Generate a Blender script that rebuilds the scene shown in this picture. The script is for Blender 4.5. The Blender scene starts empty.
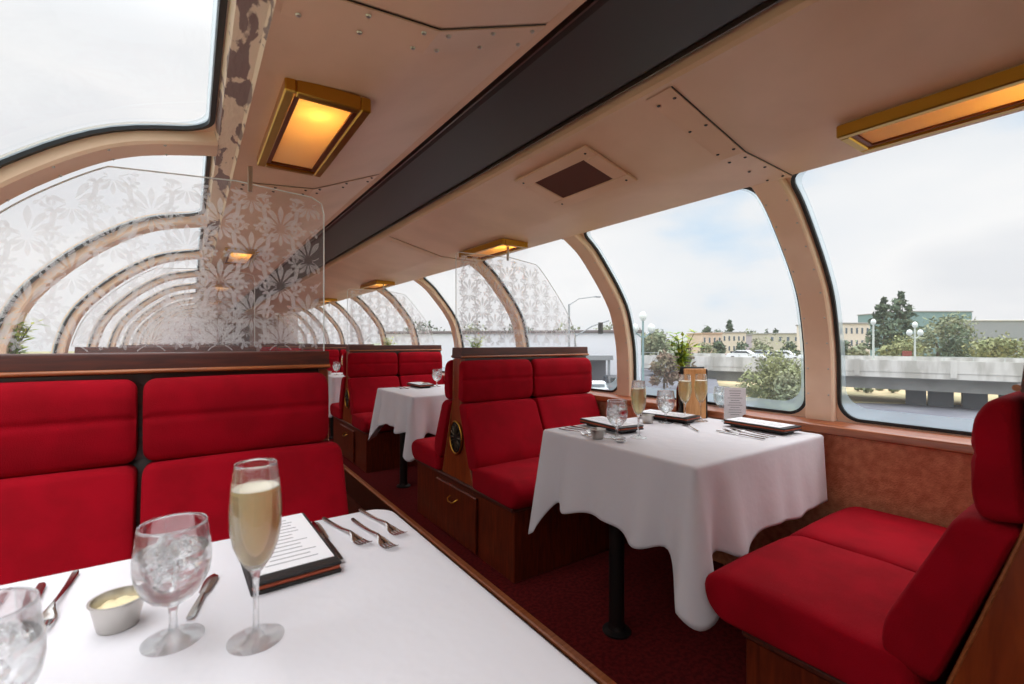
import bpy, math, random
from mathutils import Vector, Matrix
from math import sin, cos, pi, sqrt, exp, radians
C = bpy.context.scene.collection
sc = bpy.context.scene
random.seed(7)
EYE = 1.14

# ------------------------------------------------------------------ helpers
class MB:
    def __init__(s): s.v = []; s.f = []
    def add(s, vs, fs):
        o = len(s.v); s.v += [tuple(v) for v in vs]; s.f += [tuple(i + o for i in f) for f in fs]; return s
    def box(s, x0, x1, y0, y1, z0, z1, m=None):
        vs = [Vector((x, y, z)) for x in (x0, x1) for y in (y0, y1) for z in (z0, z1)]
        if m: vs = [m @ v for v in vs]
        return s.add(vs, [(0,1,3,2),(4,6,7,5),(0,4,5,1),(2,3,7,6),(0,2,6,4),(1,5,7,3)])
    def rbox(s, x0, x1, y0, y1, z0, z1, r=.004, m=None):
        """box with chamfered edges"""
        c = Vector(((x0+x1)/2, (y0+y1)/2, (z0+z1)/2)); h = Vector(((x1-x0)/2, (y1-y0)/2, (z1-z0)/2))
        r = min(r, min(h)*.9); vs = []; idx = {}
        for sx in (-1,1):
            for sy in (-1,1):
                for sz in (-1,1):
                    for a in range(3):
                        p = [sx*(h[0]-r), sy*(h[1]-r), sz*(h[2]-r)]
                        p[a] = (sx,sy,sz)[a]*h[a]
                        idx[(sx,sy,sz,a)] = len(vs); q = Vector(p)+c
                        vs.append(m @ q if m else q)
        fs = []
        for a in range(3):
            b, d = [(1,2),(2,0),(0,1)][a]
            for sg in (-1,1):
                q = []
                for sb, sd in ((-1,-1),(1,-1),(1,1),(-1,1)):
                    k = [0,0,0]; k[a]=sg; k[b]=sb; k[d]=sd; q.append(idx[(*k,a)])
                fs.append(tuple(q if sg>0 else q[::-1]))
            for sb in (-1,1):
                for sd in (-1,1):
                    k0=[0,0,0]; k1=[0,0,0]; k0[a]=-1;k1[a]=1
                    for k in (k0,k1): k[b]=sb;k[d]=sd
                    q=(idx[(*k0,b)],idx[(*k1,b)],idx[(*k1,d)],idx[(*k0,d)])
                    fs.append(q if sb*sd<0 else q[::-1])
        for sx in (-1,1):
            for sy in (-1,1):
                for sz in (-1,1):
                    q=tuple(idx[(sx,sy,sz,a)] for a in range(3))
                    fs.append(q if sx*sy*sz>0 else q[::-1])
        return s.add(vs, fs)
    def prism(s, poly, a0, a1, axis='x'):
        """poly in the plane across the axis"""
        def P(a, p):
            return (a, p[0], p[1]) if axis == 'x' else ((p[0], a, p[1]) if axis == 'y' else (p[0], p[1], a))
        n = len(poly); vs = [P(a0, p) for p in poly] + [P(a1, p) for p in poly]
        fs = [tuple(range(n))[::-1], tuple(range(n, 2*n))] + [(i, (i+1)%n, n+(i+1)%n, n+i) for i in range(n)]
        return s.add(vs, fs)
    def tube(s, pts, r, n=10, cap=True, flat=1.0):
        pts = [Vector(p) for p in pts]; rs = r if isinstance(r, (list, tuple)) else [r]*len(pts)
        rings = []; up0 = None
        for i, p in enumerate(pts):
            t = (pts[min(i+1, len(pts)-1)] - pts[max(i-1, 0)])
            t = t.normalized() if t.length > 1e-9 else Vector((0,0,1))
            up = up0 if up0 is not None else (Vector((0,0,1)) if abs(t.z) < .95 else Vector((1,0,0)))
            a = t.cross(up)
            if a.length < 1e-5: a = t.cross(Vector((0,1,0)))
            a.normalize(); b = a.cross(t).normalized(); up0 = b
            rings.append([p + (a*cos(2*pi*k/n) + b*sin(2*pi*k/n)*flat)*rs[i] for k in range(n)])
        vs = [v for rg in rings for v in rg]; fs = []
        for i in range(len(pts)-1):
            for k in range(n):
                fs.append((i*n+k, i*n+(k+1)%n, (i+1)*n+(k+1)%n, (i+1)*n+k))
        if cap: fs += [tuple(range(n))[::-1], tuple(range((len(pts)-1)*n, len(pts)*n))]
        return s.add(vs, fs)
    def lathe(s, prof, n=36, c=(0,0,0), m=None):
        vs = []; fs = []; L = len(prof)
        for r, z in prof:
            for k in range(n):
                p = Vector((c[0]+r*cos(2*pi*k/n), c[1]+r*sin(2*pi*k/n), c[2]+z)); vs.append(m @ p if m else p)
        for i in range(L-1):
            for k in range(n):
                fs.append((i*n+k, i*n+(k+1)%n, (i+1)*n+(k+1)%n, (i+1)*n+k))
        if prof[0][0] > 1e-6: fs.append(tuple(range(n))[::-1])
        if prof[-1][0] > 1e-6: fs.append(tuple(range((L-1)*n, L*n)))
        return s.add(vs, fs)
    def grid(s, rows, closed=False):
        n = len(rows[0]); vs = [p for r in rows for p in r]; fs = []
        for i in range(len(rows)-1):
            for k in range(n if closed else n-1):
                fs.append((i*n+k, i*n+(k+1)%n, (i+1)*n+(k+1)%n, (i+1)*n+k))
        return s.add(vs, fs)
    def ball(s, c, r, n=10, sq=(1,1,1)):
        prof = [(r*sin(pi*i/n), -r*cos(pi*i/n)) for i in range(n+1)]
        o = len(s.v); s.lathe([(max(a, 1e-5), b) for a, b in prof], n*2)
        s.v[o:] = [(c[0]+x*sq[0], c[1]+y*sq[1], c[2]+z*sq[2]) for x, y, z in s.v[o:]]
        return s
    def build(s, name, mat, parent=None, smooth=False, fix=True):
        me = bpy.data.meshes.new(name); me.from_pydata(s.v, [], s.f)
        if fix:
            import bmesh
            bm = bmesh.new(); bm.from_mesh(me)
            bmesh.ops.remove_doubles(bm, verts=bm.verts, dist=1e-6)
            bmesh.ops.recalc_face_normals(bm, faces=bm.faces); bm.to_mesh(me); bm.free()
        me.materials.append(mat)
        if smooth:
            me.polygons.foreach_set('use_smooth', [True]*len(me.polygons))
            me.set_sharp_from_angle(angle=radians(smooth if smooth is not True else 50))
        o = bpy.data.objects.new(name, me); C.objects.link(o)
        if parent: o.parent = parent
        return o

def empty(name, loc=(0,0,0), rz=0):
    o = bpy.data.objects.new(name, None); C.objects.link(o); o.location = loc; o.rotation_euler.z = rz
    o.empty_display_size = .05; return o
def tag(o, label, cat, group=None):
    o['label'] = label; o['category'] = cat
    if group: o['group'] = group
    elif 'group' in o: del o['group']
    return o
def st(o): o['kind'] = 'structure'; return o
def copy_tree(o, parent=None):
    c = o.copy(); C.objects.link(c); c.parent = parent
    for ch in o.children: copy_tree(ch, c)
    return c
used = set()
def place(proto, loc, rz, label, cat, group=None):
    """first use moves the proto, later uses copy it"""
    o = proto if proto.name not in used else copy_tree(proto)
    if o is proto: used.add(proto.name)
    o.location = loc; o.rotation_euler.z = rz
    return tag(o, label, cat, group)

def round_poly(pts, r, seg=4):
    out = []; n = len(pts)
    for i in range(n):
        p = Vector(pts[i]); a = Vector(pts[i-1]) - p; b = Vector(pts[(i+1) % n]) - p
        rr = r[i] if isinstance(r, (list, tuple)) else r
        d = min(rr, a.length*.48, b.length*.48)
        p0 = p + a.normalized()*d; p1 = p + b.normalized()*d
        for k in range(seg+1):
            t = k/seg; q = p0*(1-t)**2 + p*2*t*(1-t) + p1*t*t; out.append((q.x, q.y))
    return out
def pillow(mb, prof, x0, x1, r, seg=5, bulge=0.0):
    """closed profile in YZ swept in X with rounded ends"""
    n = len(prof); P = [Vector(p) for p in prof]
    area = sum(P[i].x*P[(i+1)%n].y - P[(i+1)%n].x*P[i].y for i in range(n))
    sg = 1 if area > 0 else -1; N = []
    for i in range(n):
        t = P[(i+1)%n] - P[i-1]; N.append(Vector((t.y, -t.x)).normalized()*sg)
    G = sum(P, Vector((0, 0)))/n
    rows = []
    xs = [(x0 + r*(1-cos(pi/2*k/seg)), r*(1-sin(pi/2*k/seg))) for k in range(seg+1)]
    mid = [(x0+r+(x1-x0-2*r)*k/6, 0) for k in range(1, 6)]
    xs = xs + mid + [(x1+x0-x, d) for x, d in xs[::-1]]
    for x, d in xs:
        b = bulge*sin(pi*(x-x0)/(x1-x0)); row = []
        for p, q in zip(P, N):
            c = G - p; w = p + q*b + (c.normalized()*min(d, c.length*.5) if d > 0 else Vector((0, 0))); row.append((x, w.x, w.y))
        rows.append(row)
    o = len(mb.v); mb.grid(rows, closed=True)
    m = len(rows)
    mb.f.append(tuple(o+i for i in range(n))[::-1]); mb.f.append(tuple(o+(m-1)*n+i for i in range(n)))
    return mb

# ------------------------------------------------------------------ materials
def srgb(r, g, b):
    f = lambda c: (c/255/12.92) if c/255 <= .04045 else ((c/255+.055)/1.055)**2.4
    return (f(r), f(g), f(b), 1)
def newmat(name):
    m = bpy.data.materials.new(name); m.use_nodes = True; nt = m.node_tree
    return m, nt, nt.nodes, nt.links
def mat(name, col, rough=.5, metal=0, sheen=0, coat=0, bump=0, bscale=50, col2=None, cscale=5, cdetail=4, spec=.5, stretch=(1,1,1), lo=.4, hi=.6, sheen_tint=None, distort=0):
    m, nt, N, L = newmat(name); p = N['Principled BSDF']
    p.inputs['Base Color'].default_value = col; p.inputs['Roughness'].default_value = rough
    p.inputs['Metallic'].default_value = metal; p.inputs['Sheen Weight'].default_value = sheen
    p.inputs['Coat Weight'].default_value = coat; p.inputs['Specular IOR Level'].default_value = spec
    if sheen_tint: p.inputs['Sheen Tint'].default_value = sheen_tint
    if sheen: p.inputs['Sheen Roughness'].default_value = .4
    tc = N.new('ShaderNodeTexCoord'); mp = N.new('ShaderNodeMapping'); mp.inputs['Scale'].default_value = stretch
    L.new(tc.outputs['Object'], mp.inputs['Vector'])
    if col2:
        n = N.new('ShaderNodeTexNoise'); n.inputs['Scale'].default_value = cscale; n.inputs['Detail'].default_value = cdetail
        n.inputs['Distortion'].default_value = distort
        L.new(mp.outputs[0], n.inputs['Vector'])
        r = N.new('ShaderNodeValToRGB'); r.color_ramp.elements[0].position = lo; r.color_ramp.elements[1].position = hi
        r.color_ramp.elements[0].color = col; r.color_ramp.elements[1].color = col2
        L.new(n.outputs[0], r.inputs[0]); L.new(r.outputs[0], p.inputs['Base Color'])
    if bump:
        n = N.new('ShaderNodeTexNoise'); n.inputs['Scale'].default_value = bscale; n.inputs['Detail'].default_value = 3
        L.new(mp.outputs[0], n.inputs['Vector'])
        b = N.new('ShaderNodeBump'); b.inputs['Strength'].default_value = bump; b.inputs['Distance'].default_value = .01
        L.new(n.outputs[0], b.inputs['Height']); L.new(b.outputs[0], p.inputs['Normal'])
    return m
def glass(name, col=(1,1,1,1), rough=0, ior=1.45):
    m, nt, N, L = newmat(name); p = N['Principled BSDF']
    p.inputs['Base Color'].default_value = col; p.inputs['Roughness'].default_value = rough
    p.inputs['Transmission Weight'].default_value = 1; p.inputs['IOR'].default_value = ior
    return m
def pane(name, tint=(1,1,1,1), haze=0.0, refl=1.0, hazecol=(1,1,1,1)):
    """single-surface clear pane: transparent with a Fresnel mirror and a little dust"""
    m, nt, N, L = newmat(name); N.remove(N['Principled BSDF']); out = N['Material Output']
    t = N.new('ShaderNodeBsdfTransparent'); t.inputs[0].default_value = tint
    g = N.new('ShaderNodeBsdfGlossy'); g.inputs['Roughness'].default_value = 0.0
    lw = N.new('ShaderNodeLayerWeight'); lw.inputs['Blend'].default_value = .12
    mu = N.new('ShaderNodeMath'); mu.operation = 'MULTIPLY'; mu.inputs[1].default_value = refl
    L.new(lw.outputs['Fresnel'], mu.inputs[0])
    mx = N.new('ShaderNodeMixShader'); L.new(mu.outputs[0], mx.inputs[0]); L.new(t.outputs[0], mx.inputs[1]); L.new(g.outputs[0], mx.inputs[2])
    last = mx
    if haze > 0:
        tr = N.new('ShaderNodeBsdfTranslucent'); tr.inputs[0].default_value = hazecol
        df = N.new('ShaderNodeBsdfDiffuse'); df.inputs[0].default_value = hazecol
        m2 = N.new('ShaderNodeMixShader'); m2.inputs[0].default_value = .5; L.new(tr.outputs[0], m2.inputs[1]); L.new(df.outputs[0], m2.inputs[2])
        m3 = N.new('ShaderNodeMixShader'); m3.inputs[0].default_value = haze; L.new(mx.outputs[0], m3.inputs[1]); L.new(m2.outputs[0], m3.inputs[2]); last = m3
    L.new(last.outputs[0], out.inputs[0]); return m
def wood(name, c1, c2, rough=.35, scale=6, axis=(1,1,1), coat=.3):
    m, nt, N, L = newmat(name); p = N['Principled BSDF']; p.inputs['Roughness'].default_value = rough; p.inputs['Coat Weight'].default_value = coat
    p.inputs['Coat Roughness'].default_value = .2
    tc = N.new('ShaderNodeTexCoord'); mp = N.new('ShaderNodeMapping'); mp.inputs['Scale'].default_value = axis
    L.new(tc.outputs['Object'], mp.inputs[0])
    n = N.new('ShaderNodeTexNoise'); n.inputs['Scale'].default_value = scale; n.inputs['Detail'].default_value = 8; n.inputs['Distortion'].default_value = .6
    L.new(mp.outputs[0], n.inputs['Vector'])
    r = N.new('ShaderNodeValToRGB'); r.color_ramp.elements[0].position = .35; r.color_ramp.elements[1].position = .68
    r.color_ramp.elements[0].color = c1; r.color_ramp.elements[1].color = c2
    L.new(n.outputs[0], r.inputs[0]); L.new(r.outputs[0], p.inputs['Base Color']); return m

M = {}
M['velvet'] = mat('red_velvet', srgb(158,2,25), .9, sheen=.06, bump=.25, bscale=420, col2=srgb(144,2,21), cscale=9, spec=.15, sheen_tint=srgb(255,60,80))
M['wood'] = wood('mahogany', srgb(78,26,12), srgb(116,44,18), .4, 7, (1,1,9) and (9,9,1))
M['wood_dark'] = wood('dark_mahogany', srgb(52,24,15), srgb(78,36,20), .3, 7, (1,12,12))
M['wood_rail'] = wood('rail_mahogany', srgb(62,22,12), srgb(92,36,18), .5, 7, (1,12,12), .12)
M['wood_light'] = wood('pale_wood', srgb(150,82,42), srgb(176,104,58), .4, 7, (1,12,12))  # paler orange-brown wood of the beads and step nosings
M['sill'] = wood('sill_wood', srgb(136,70,38), srgb(168,96,56), .35, 6, (12,1,12), .5)
M['bamboo'] = wood('bamboo', srgb(206,142,84), srgb(226,170,112), .45, 10, (9,9,1))
M['cream'] = mat('cream_paint', srgb(225,188,158), .4, bump=.06, bscale=30, col2=srgb(216,178,147), cscale=3, spec=.45)
M['rib'] = mat('rib_paint', srgb(240,210,182), .5, bump=.08, bscale=25, col2=srgb(232,200,170), cscale=4, spec=.35)
M['chanpanel'] = mat('charcoal_panel', srgb(52,46,42), .45, spec=.4)
M['black'] = mat('black_rubber', srgb(24,22,22), .45)
M['seal'] = mat('pale_blue_sealant', srgb(176,198,208), .35, col2=srgb(196,214,222), cscale=12)
M['frostband'] = pane('frosted_pane_border', (.9,.96,.98,1), .42, .1, (.72,.84,.90,1))
M['brass'] = mat('brass', srgb(196,150,62), .28, metal=1, bump=.05, bscale=120)
M['grille'] = mat('rust_grille', srgb(92,44,30), .8, bump=.4, bscale=700)
M['carpet'] = mat('red_carpet', srgb(104,26,26), .95, bump=.6, bscale=260, col2=srgb(80,18,19), cscale=60, spec=.1)
M['aisle'] = mat('brown_carpet', srgb(84,38,26), .95, bump=.6, bscale=260, spec=.1)
M['wains'] = mat('rust_wall_carpet', srgb(228,164,126), .95, bump=.7, bscale=160, col2=srgb(204,134,100), cscale=38, cdetail=8, spec=.1, stretch=(1,1,1), lo=.35, hi=.65)
M['cloth'] = mat('white_linen', srgb(220,217,221), .85, bump=.45, bscale=11, sheen=.15, spec=.2)
M['steel'] = mat('steel', srgb(205,203,200), .16, metal=1)
M['steel_soft'] = mat('satin_steel', srgb(200,196,190), .32, metal=1)
M['legblack'] = mat('black_metal', srgb(22,19,18), .4)
M['glass'] = glass('clear_glass')
_n = M['glass'].node_tree.nodes; _l = M['glass'].node_tree.links
_t = _n.new('ShaderNodeBsdfTransparent'); _t.inputs[0].default_value = (.97,.98,.98,1); _m = _n.new('ShaderNodeMixShader'); _m.inputs[0].default_value = .36
_l.new(_n['Principled BSDF'].outputs[0], _m.inputs[1]); _l.new(_t.outputs[0], _m.inputs[2]); _l.new(_m.outputs[0], _n['Material Output'].inputs[0])
M['champagne'] = glass('champagne', srgb(250,232,178), .02, 1.33); M['champagne'].node_tree.nodes['Principled BSDF'].inputs['Transmission Weight'].default_value = .68
M['foam'] = mat('champagne_foam', srgb(248,240,220), .6)
M['water'] = glass('water', (1,1,1,1), 0, 1.33)
M['ice'] = glass('ice', (1,1,1,1), .18, 1.31)
M['leather'] = mat('black_leather', srgb(28,24,24), .5, bump=.2, bscale=200)
M['orange'] = mat('orange_leather_edge', srgb(170,78,46), .5)
M['paper'] = mat('paper', srgb(238,236,238), .8)
M['ink'] = mat('grey_ink', srgb(150,148,152), .8)
M['butter'] = mat('butter', srgb(236,220,176), .4)
M['white_plastic'] = mat('white_ceramic', srgb(228,226,222), .3)
M['window'] = pane('window_glass', (.97,.98,.98,1), .06, .06)
M['acrylic'] = pane('acrylic', (.97,.965,.97,1), .085, .5)
M['acrylic_edge'] = mat('acrylic_edge', srgb(225,232,230), .2)
M['vase'] = glass('amber_glass', srgb(120,90,40), .05)
M['leaf'] = mat('leaf_green', srgb(96,150,40), .5, col2=srgb(190,200,60), cscale=14)
M['bulb'] = None
# etched frost
m, nt, N, L = newmat('etched_frost'); N.remove(N['Principled BSDF'])
t = N.new('ShaderNodeBsdfTransparent'); d = N.new('ShaderNodeBsdfDiffuse'); d.inputs[0].default_value = (.9,.9,.92,1)
r_ = N.new('ShaderNodeBsdfTranslucent'); r_.inputs[0].default_value = (.9,.9,.92,1)
a = N.new('ShaderNodeMixShader'); a.inputs[0].default_value = .5; L.new(d.outputs[0], a.inputs[1]); L.new(r_.outputs[0], a.inputs[2])
b = N.new('ShaderNodeMixShader'); b.inputs[0].default_value = .62; L.new(t.outputs[0], b.inputs[1]); L.new(a.outputs[0], b.inputs[2])
L.new(b.outputs[0], N['Material Output'].inputs[0]); M['etch'] = m
# lamp diffuser: warm translucent plastic
m, nt, N, L = newmat('amber_diffuser'); N.remove(N['Principled BSDF'])
r_ = N.new('ShaderNodeBsdfTranslucent'); r_.inputs[0].default_value = (1,.86,.55,1)
d = N.new('ShaderNodeBsdfDiffuse'); d.inputs[0].default_value = srgb(232,205,180)
a = N.new('ShaderNodeMixShader'); a.inputs[0].default_value = .45; L.new(r_.outputs[0], a.inputs[1]); L.new(d.outputs[0], a.inputs[2])
L.new(a.outputs[0], N['Material Output'].inputs[0]); M['diffuser'] = m
m, nt, N, L = newmat('warm_bulb'); N.remove(N['Principled BSDF'])
e = N.new('ShaderNodeEmission'); e.inputs[0].default_value = (1,.68,.22,1); e.inputs[1].default_value = 180
L.new(e.outputs[0], N['Material Output'].inputs[0]); M['bulb'] = m
# peeling paint of the left ledge
m = mat('peeling_paint', srgb(214,190,168), .6, bump=.3, bscale=40, col2=srgb(122,98,94), cscale=17, cdetail=10, lo=.515, hi=.54, stretch=(1.5,.42,1), distort=.4)
M['peel'] = m

# ------------------------------------------------------------------ the car shell
def catmull(pts, k=8):
    out = []; n = len(pts)
    for i in range(n-1):
        p0 = Vector(pts[max(i-1,0)]); p1 = Vector(pts[i]); p2 = Vector(pts[i+1]); p3 = Vector(pts[min(i+2,n-1)])
        for j in range(k):
            t = j/k
            out.append(.5*((2*p1)+(p2-p0)*t+(2*p0-5*p1+4*p2-p3)*t*t+(3*p1-p0-3*p2+p3)*t**3))
    out.append(Vector(pts[-1])); return out
def arclen(curve, n=60):
    d = [0]
    for a, b in zip(curve, curve[1:]): d.append(d[-1]+(b-a).length)
    res = []
    for i in range(n+1):
        s = d[-1]*i/n; j = 0
        while j < len(d)-2 and d[j+1] < s: j += 1
        t = (s-d[j])/max(d[j+1]-d[j], 1e-9); res.append(curve[j].lerp(curve[j+1], t))
    return res, d[-1]
CR = [(1.80,.61),(1.92,.53),(2.045,.395),(2.14,.275),(2.2,.17),(2.24,.02),(2.256,-.1),(2.262,-.34)]
CL = [(.065,.600),(-.16,.545),(-.34,.43),(-.48,.295),(-.577,.165),(-.63,.02),(-.65,-.1),(-.66,-.34)]
RC, RL = arclen(catmull(CR)); LC, LL = arclen(catmull(CL))
def on(side, y, s, off=0):
    """point on the curved window wall: s along the curve from its top, off outwards"""
    cv, ln, sg = (RC, RL, 1) if side == 'r' else (LC, LL, -1)
    t = max(0, min(1, s/ln))*60; i = min(59, int(t)); p = cv[i].lerp(cv[i+1], t-i)
    a = cv[max(0, i-1)]; b = cv[min(60, i+2)]; tg = (b-a).normalized()
    nr = Vector((-tg.y, tg.x)) if side == 'r' else Vector((tg.y, -tg.x))
    if nr.x*sg < 0 and abs(nr.x) > .01: nr = -nr
    p = p + nr*off
    return (p.x, y, p.y + EYE)
Y0, Y1 = -2.4, 13.4
# floors (raised either side of the sunken aisle)
f = MB().box(1.15, 2.34, Y0, Y1, -.25, 0); st(f.build('floor', M['carpet']))
st(MB().box(-.74, .47, Y0, Y1, -.25, 0).build('floor', M['carpet']))
st(MB().box(.47, 1.15, Y0, Y1, -.25, -.2).build('floor', M['aisle']))
st(MB().box(1.142, 1.149, Y0, Y1, -.199, -.012).build('trim_1', M['wood_dark']))
st(MB().rbox(1.128, 1.165, Y0, Y1, -.010, .010, .006).build('trim_2', M['wood_light']))
st(MB().rbox(.455, .49, Y0, Y1, -.010, .010, .006).build('trim_3', M['wood_light']))
# side walls below the windows
st(MB().box(2.245, 2.32, Y0, Y1, 0, .775).build('wall_right', M['wains']))
st(MB().box(-.72, -.645, Y0, Y1, 0, .775).build('wall_left', M['wains']))
pr = [(2.195,.752),(2.31,.752),(2.31,.80),(2.26,.80),(2.20,.788)]
st(MB().prism(round_poly(pr, .008), Y0, Y1, 'y').build('trim_4', M['sill'], smooth=True))
st(MB().prism(round_poly([(-.595,.752),(-.71,.752),(-.71,.80),(-.66,.80),(-.60,.788)], .008), Y0, Y1, 'y').build('trim_5', M['sill'], smooth=True))
st(MB().box(-.72, 2.32, Y1, Y1+.05, -.2, 1.95).build('wall_end', mat('end_wall', srgb(150,126,122), .6)))
st(MB().box(-.72, 2.32, Y0-.05, Y0, -.2, 1.95).build('wall_back', M['wood_dark']))
# a door in the end wall
dr = MB().rbox(.55, 1.2, Y1-.03, Y1-.001, -.2, 1.6, .006).build('door_1', M['wood_dark']); st(dr)
MB().tube([(1.12,Y1-.032,.8),(1.12,Y1-.07,.8),(1.12,Y1-.07,.88)], .01).build('door_handle', M['brass'], dr)
# ceiling skin
E = EYE
ceil = [(1.90,E+.70),(1.86,E+.655),(1.80,E+.61),(1.795,E+.606),(1.48,E+.62),(1.10,E+.713),(1.078,E+.712),(1.07,E+.722),(1.066,E+.80)]
ceilL = [(.690,E+.80),(.686,E+.722),(.678,E+.712),(.655,E+.713),(.395,E+.603),(.125,E+.580),(.118,E+.578)]
ledge = [(.118,E+.578),(.112,E+.590),(.065,E+.600),(.055,E+.640),(.10,E+.81)]
def skin(pts, holes=()):
    """strip along the car; holes = [(x0, x1, y0, y1)] cut through it where the lamps sit"""
    mb = MB(); P = []
    hx = sorted({h for q in holes for h in q[:2]}); ys = sorted({Y0, Y1} | {h for q in holes for h in q[2:]})
    for a, b in zip(pts, pts[1:]):
        P.append(a)
        for x in sorted([h for h in hx if min(a[0], b[0])+1e-6 < h < max(a[0], b[0])-1e-6], reverse=a[0] > b[0]):
            t = (x-a[0])/(b[0]-a[0]); P.append((x, a[1]+(b[1]-a[1])*t))
    P.append(pts[-1])
    for ya, yb in zip(ys, ys[1:]):
        for a, b in zip(P, P[1:]):
            cx, cy = (a[0]+b[0])/2, (ya+yb)/2
            if any(q[0] < cx < q[1] and q[2] < cy < q[3] for q in holes): continue
            mb.add([(a[0],ya,a[1]),(b[0],ya,b[1]),(b[0],yb,b[1]),(a[0],yb,a[1])], [(0,1,2,3)])
    return mb
LRY = [.30+2.27*k for k in range(5)]; LLY = [1.40+2.24*k for k in range(5)]
hR = [(1.605-.083, 1.605+.083, y-.257, y+.257) for y in LRY]; hL = [(.265-.083, .265+.083, y-.257, y+.257) for y in LLY]
st(skin(ceil, hR).build('ceiling', M['cream'], smooth=25)); st(skin(ceilL, hL).build('ceiling', M['cream'], smooth=25))
st(skin(ledge).build('trim_6', M['peel'], smooth=25))
st(MB().box(.09, 1.9, Y0, Y1, E+.80, E+.83).build('ceiling', M['cream']))
# central charcoal channel
ch = MB()
ch.prism([(.72,E+.80),(.72,E+.745),(.74,E+.735),(1.016,E+.735),(1.036,E+.745),(1.036,E+.80)], Y0, Y1, 'y')
chn = st(ch.build('trim_7', M['chanpanel'], smooth=25))
k = MB()
for x in (.705, 1.051): k.box(x-.017, x+.017, Y0, Y1, E+.752, E+.80)
k.build('channel_liner', M['black'], chn)
k = MB()
for x in (.716, 1.040): k.box(x-.003, x+.003, Y0, Y1, E+.732, E+.75)
k.build('channel_bead', mat('dull_bead', srgb(92,78,70), .3, metal=.6), chn)
# ceiling joints with screws
def joint(n, pts, y, w=.085):
    mb = MB(); P = []
    for (x, z) in pts: P.append((x, z))
    mb.grid([[(x, y, z-.004) for x, z in P], [(x, y+w, z-.004) for x, z in P]])
    mb.grid([[(x, y, z-.004) for x, z in P], [(x, y, z+.004) for x, z in P]])
    mb.grid([[(x, y+w, z-.004) for x, z in P], [(x, y+w, z+.004) for x, z in P]])
    j = st(mb.build('trim_%d' % n, M['cream']))
    g = MB(); g.grid([[(x, y-.005, z-.0015) for x, z in P], [(x, y-.0005, z-.0015) for x, z in P]]); g.build('joint_gap', M['black'], j)
    s = MB()
    for a, b in zip(P, P[1:]):
        if abs(a[0]-b[0]) < .03: continue
        for t in (.1, .5, .9):
            for dy in (.015, w-.015):
                x = a[0]+(b[0]-a[0])*t; z = a[1]+(b[1]-a[1])*t
                s.lathe([(.0055,-.006),(.004,-.0085),(.0001,-.009)], 8, (x, y+dy, z))
    s.build('screws', M['steel_soft'] if n % 2 else M['legblack'], j)
rj = [(1.795,E+.606),(1.48,E+.62),(1.10,E+.713)]; lj = [(.655,E+.713),(.395,E+.603),(.128,E+.580)]
joint(8, rj, .82); joint(9, lj, .82); joint(10, lj, 1.95); joint(11, rj, 3.06); joint(12, lj, 4.2)

# ribs and windows
RW = .055
def rib(side, y, n):
    ln = RL if side == 'r' else LL; mb = MB(); rows = []
    K = 40
    for i in range(K+1):
        s = ln*i/K
        rows.append([on(side, y-RW, s, .055), on(side, y-RW, s, .004), on(side, y-RW+.006, s, -.004), on(side, y+RW-.006, s, -.004), on(side, y+RW, s, .004), on(side, y+RW, s, .055)])
    mb.grid(rows, closed=True)
    o = st(mb.build('trim_%d' % n, M['rib'], smooth=35))
    s_ = MB()
    for i in range(1, 10):
        for dy in (-.04, .04):
            p = Vector(on(side, y+dy, ln*i/10, -.004)); s_.ball(p, .0042, 4)
    s_.build('screws', M['steel_soft'], o, smooth=True)
def rrect(y0, y1, s0, s1, r, seg=8):
    """rounded rectangle in (y, s), corner by corner, with extra points on the long s sides"""
    pts = []
    for cy, cs, a0 in ((y1-r, s0+r, -pi/2), (y1-r, s1-r, 0), (y0+r, s1-r, pi/2), (y0+r, s0+r, pi)):
        for k in range(seg+1):
            a = a0 + pi/2*k/seg; pts.append((cy+r*cos(a), cs+r*sin(a)))
    out = []
    for i, p in enumerate(pts):
        out.append(p); q = pts[(i+1) % len(pts)]
        d = abs(q[1]-p[1]) + abs(q[0]-p[0])
        if d > .2:
            for k in range(1, 24): out.append((p[0]+(q[0]-p[0])*k/24, p[1]+(q[1]-p[1])*k/24))
    return out
def rect_match(pts, y0, y1, s0, s1):
    out = []
    cy, cs = (y0+y1)/2, (s0+s1)/2
    for (y, s) in pts:
        a = max(abs(y-cy)/((y1-y0)/2), abs(s-cs)/((s1-s0)/2)); out.append((cy+(y-cy)/a, cs+(s-cs)/a))
    return out
def window(side, ya, yb, n):
    ln = RL if side == 'r' else LL
    s0, s1 = -.0, ln
    y0, y1 = ya+RW, yb-RW
    rows = [[on(side, y0+(y1-y0)*j/4, s0+(s1-s0)*i/40, .045) for j in range(5)] for i in range(41)]
    w = st(MB().grid(rows).build('window_%d' % n, M['window'], smooth=True))
    a = rrect(y0+.004, y1-.004, s0+.004, s1-.004, .085); b = rrect(y0+.017, y1-.017, s0+.017, s1-.017, .073)
    c = rrect(y0+.032, y1-.032, s0+.024, s1-.062, .085); R = rect_match(a, y0, y1, s0, s1)
    def ring(p, q, o1, o2, o3=None):
        mb = MB()
        rows = [[on(side, y, s, o1) for y, s in p], [on(side, y, s, o2) for y, s in p], [on(side, y, s, o2) for y, s in q], [on(side, y, s, o1) for y, s in q]]
        mb.grid(rows, closed=True); return mb
    ring(a, b, .044, .030).build('gasket', M['black'], w, smooth=35)
    ring(R, a, .044, .034).build('window_surround', M['rib'], w, smooth=35)
    ring(b, c, .044, .040).build('sealant', M['frostband'], w, smooth=35)
rR = [-2.44+1.12*k for k in range(0, 15)]; rR = [y for y in rR]
rR = [.92+1.12*k for k in range(-3, 12)]
rLft = [1.72+1.12*k for k in range(-3, 11)]
n = 20; wn = 1
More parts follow.
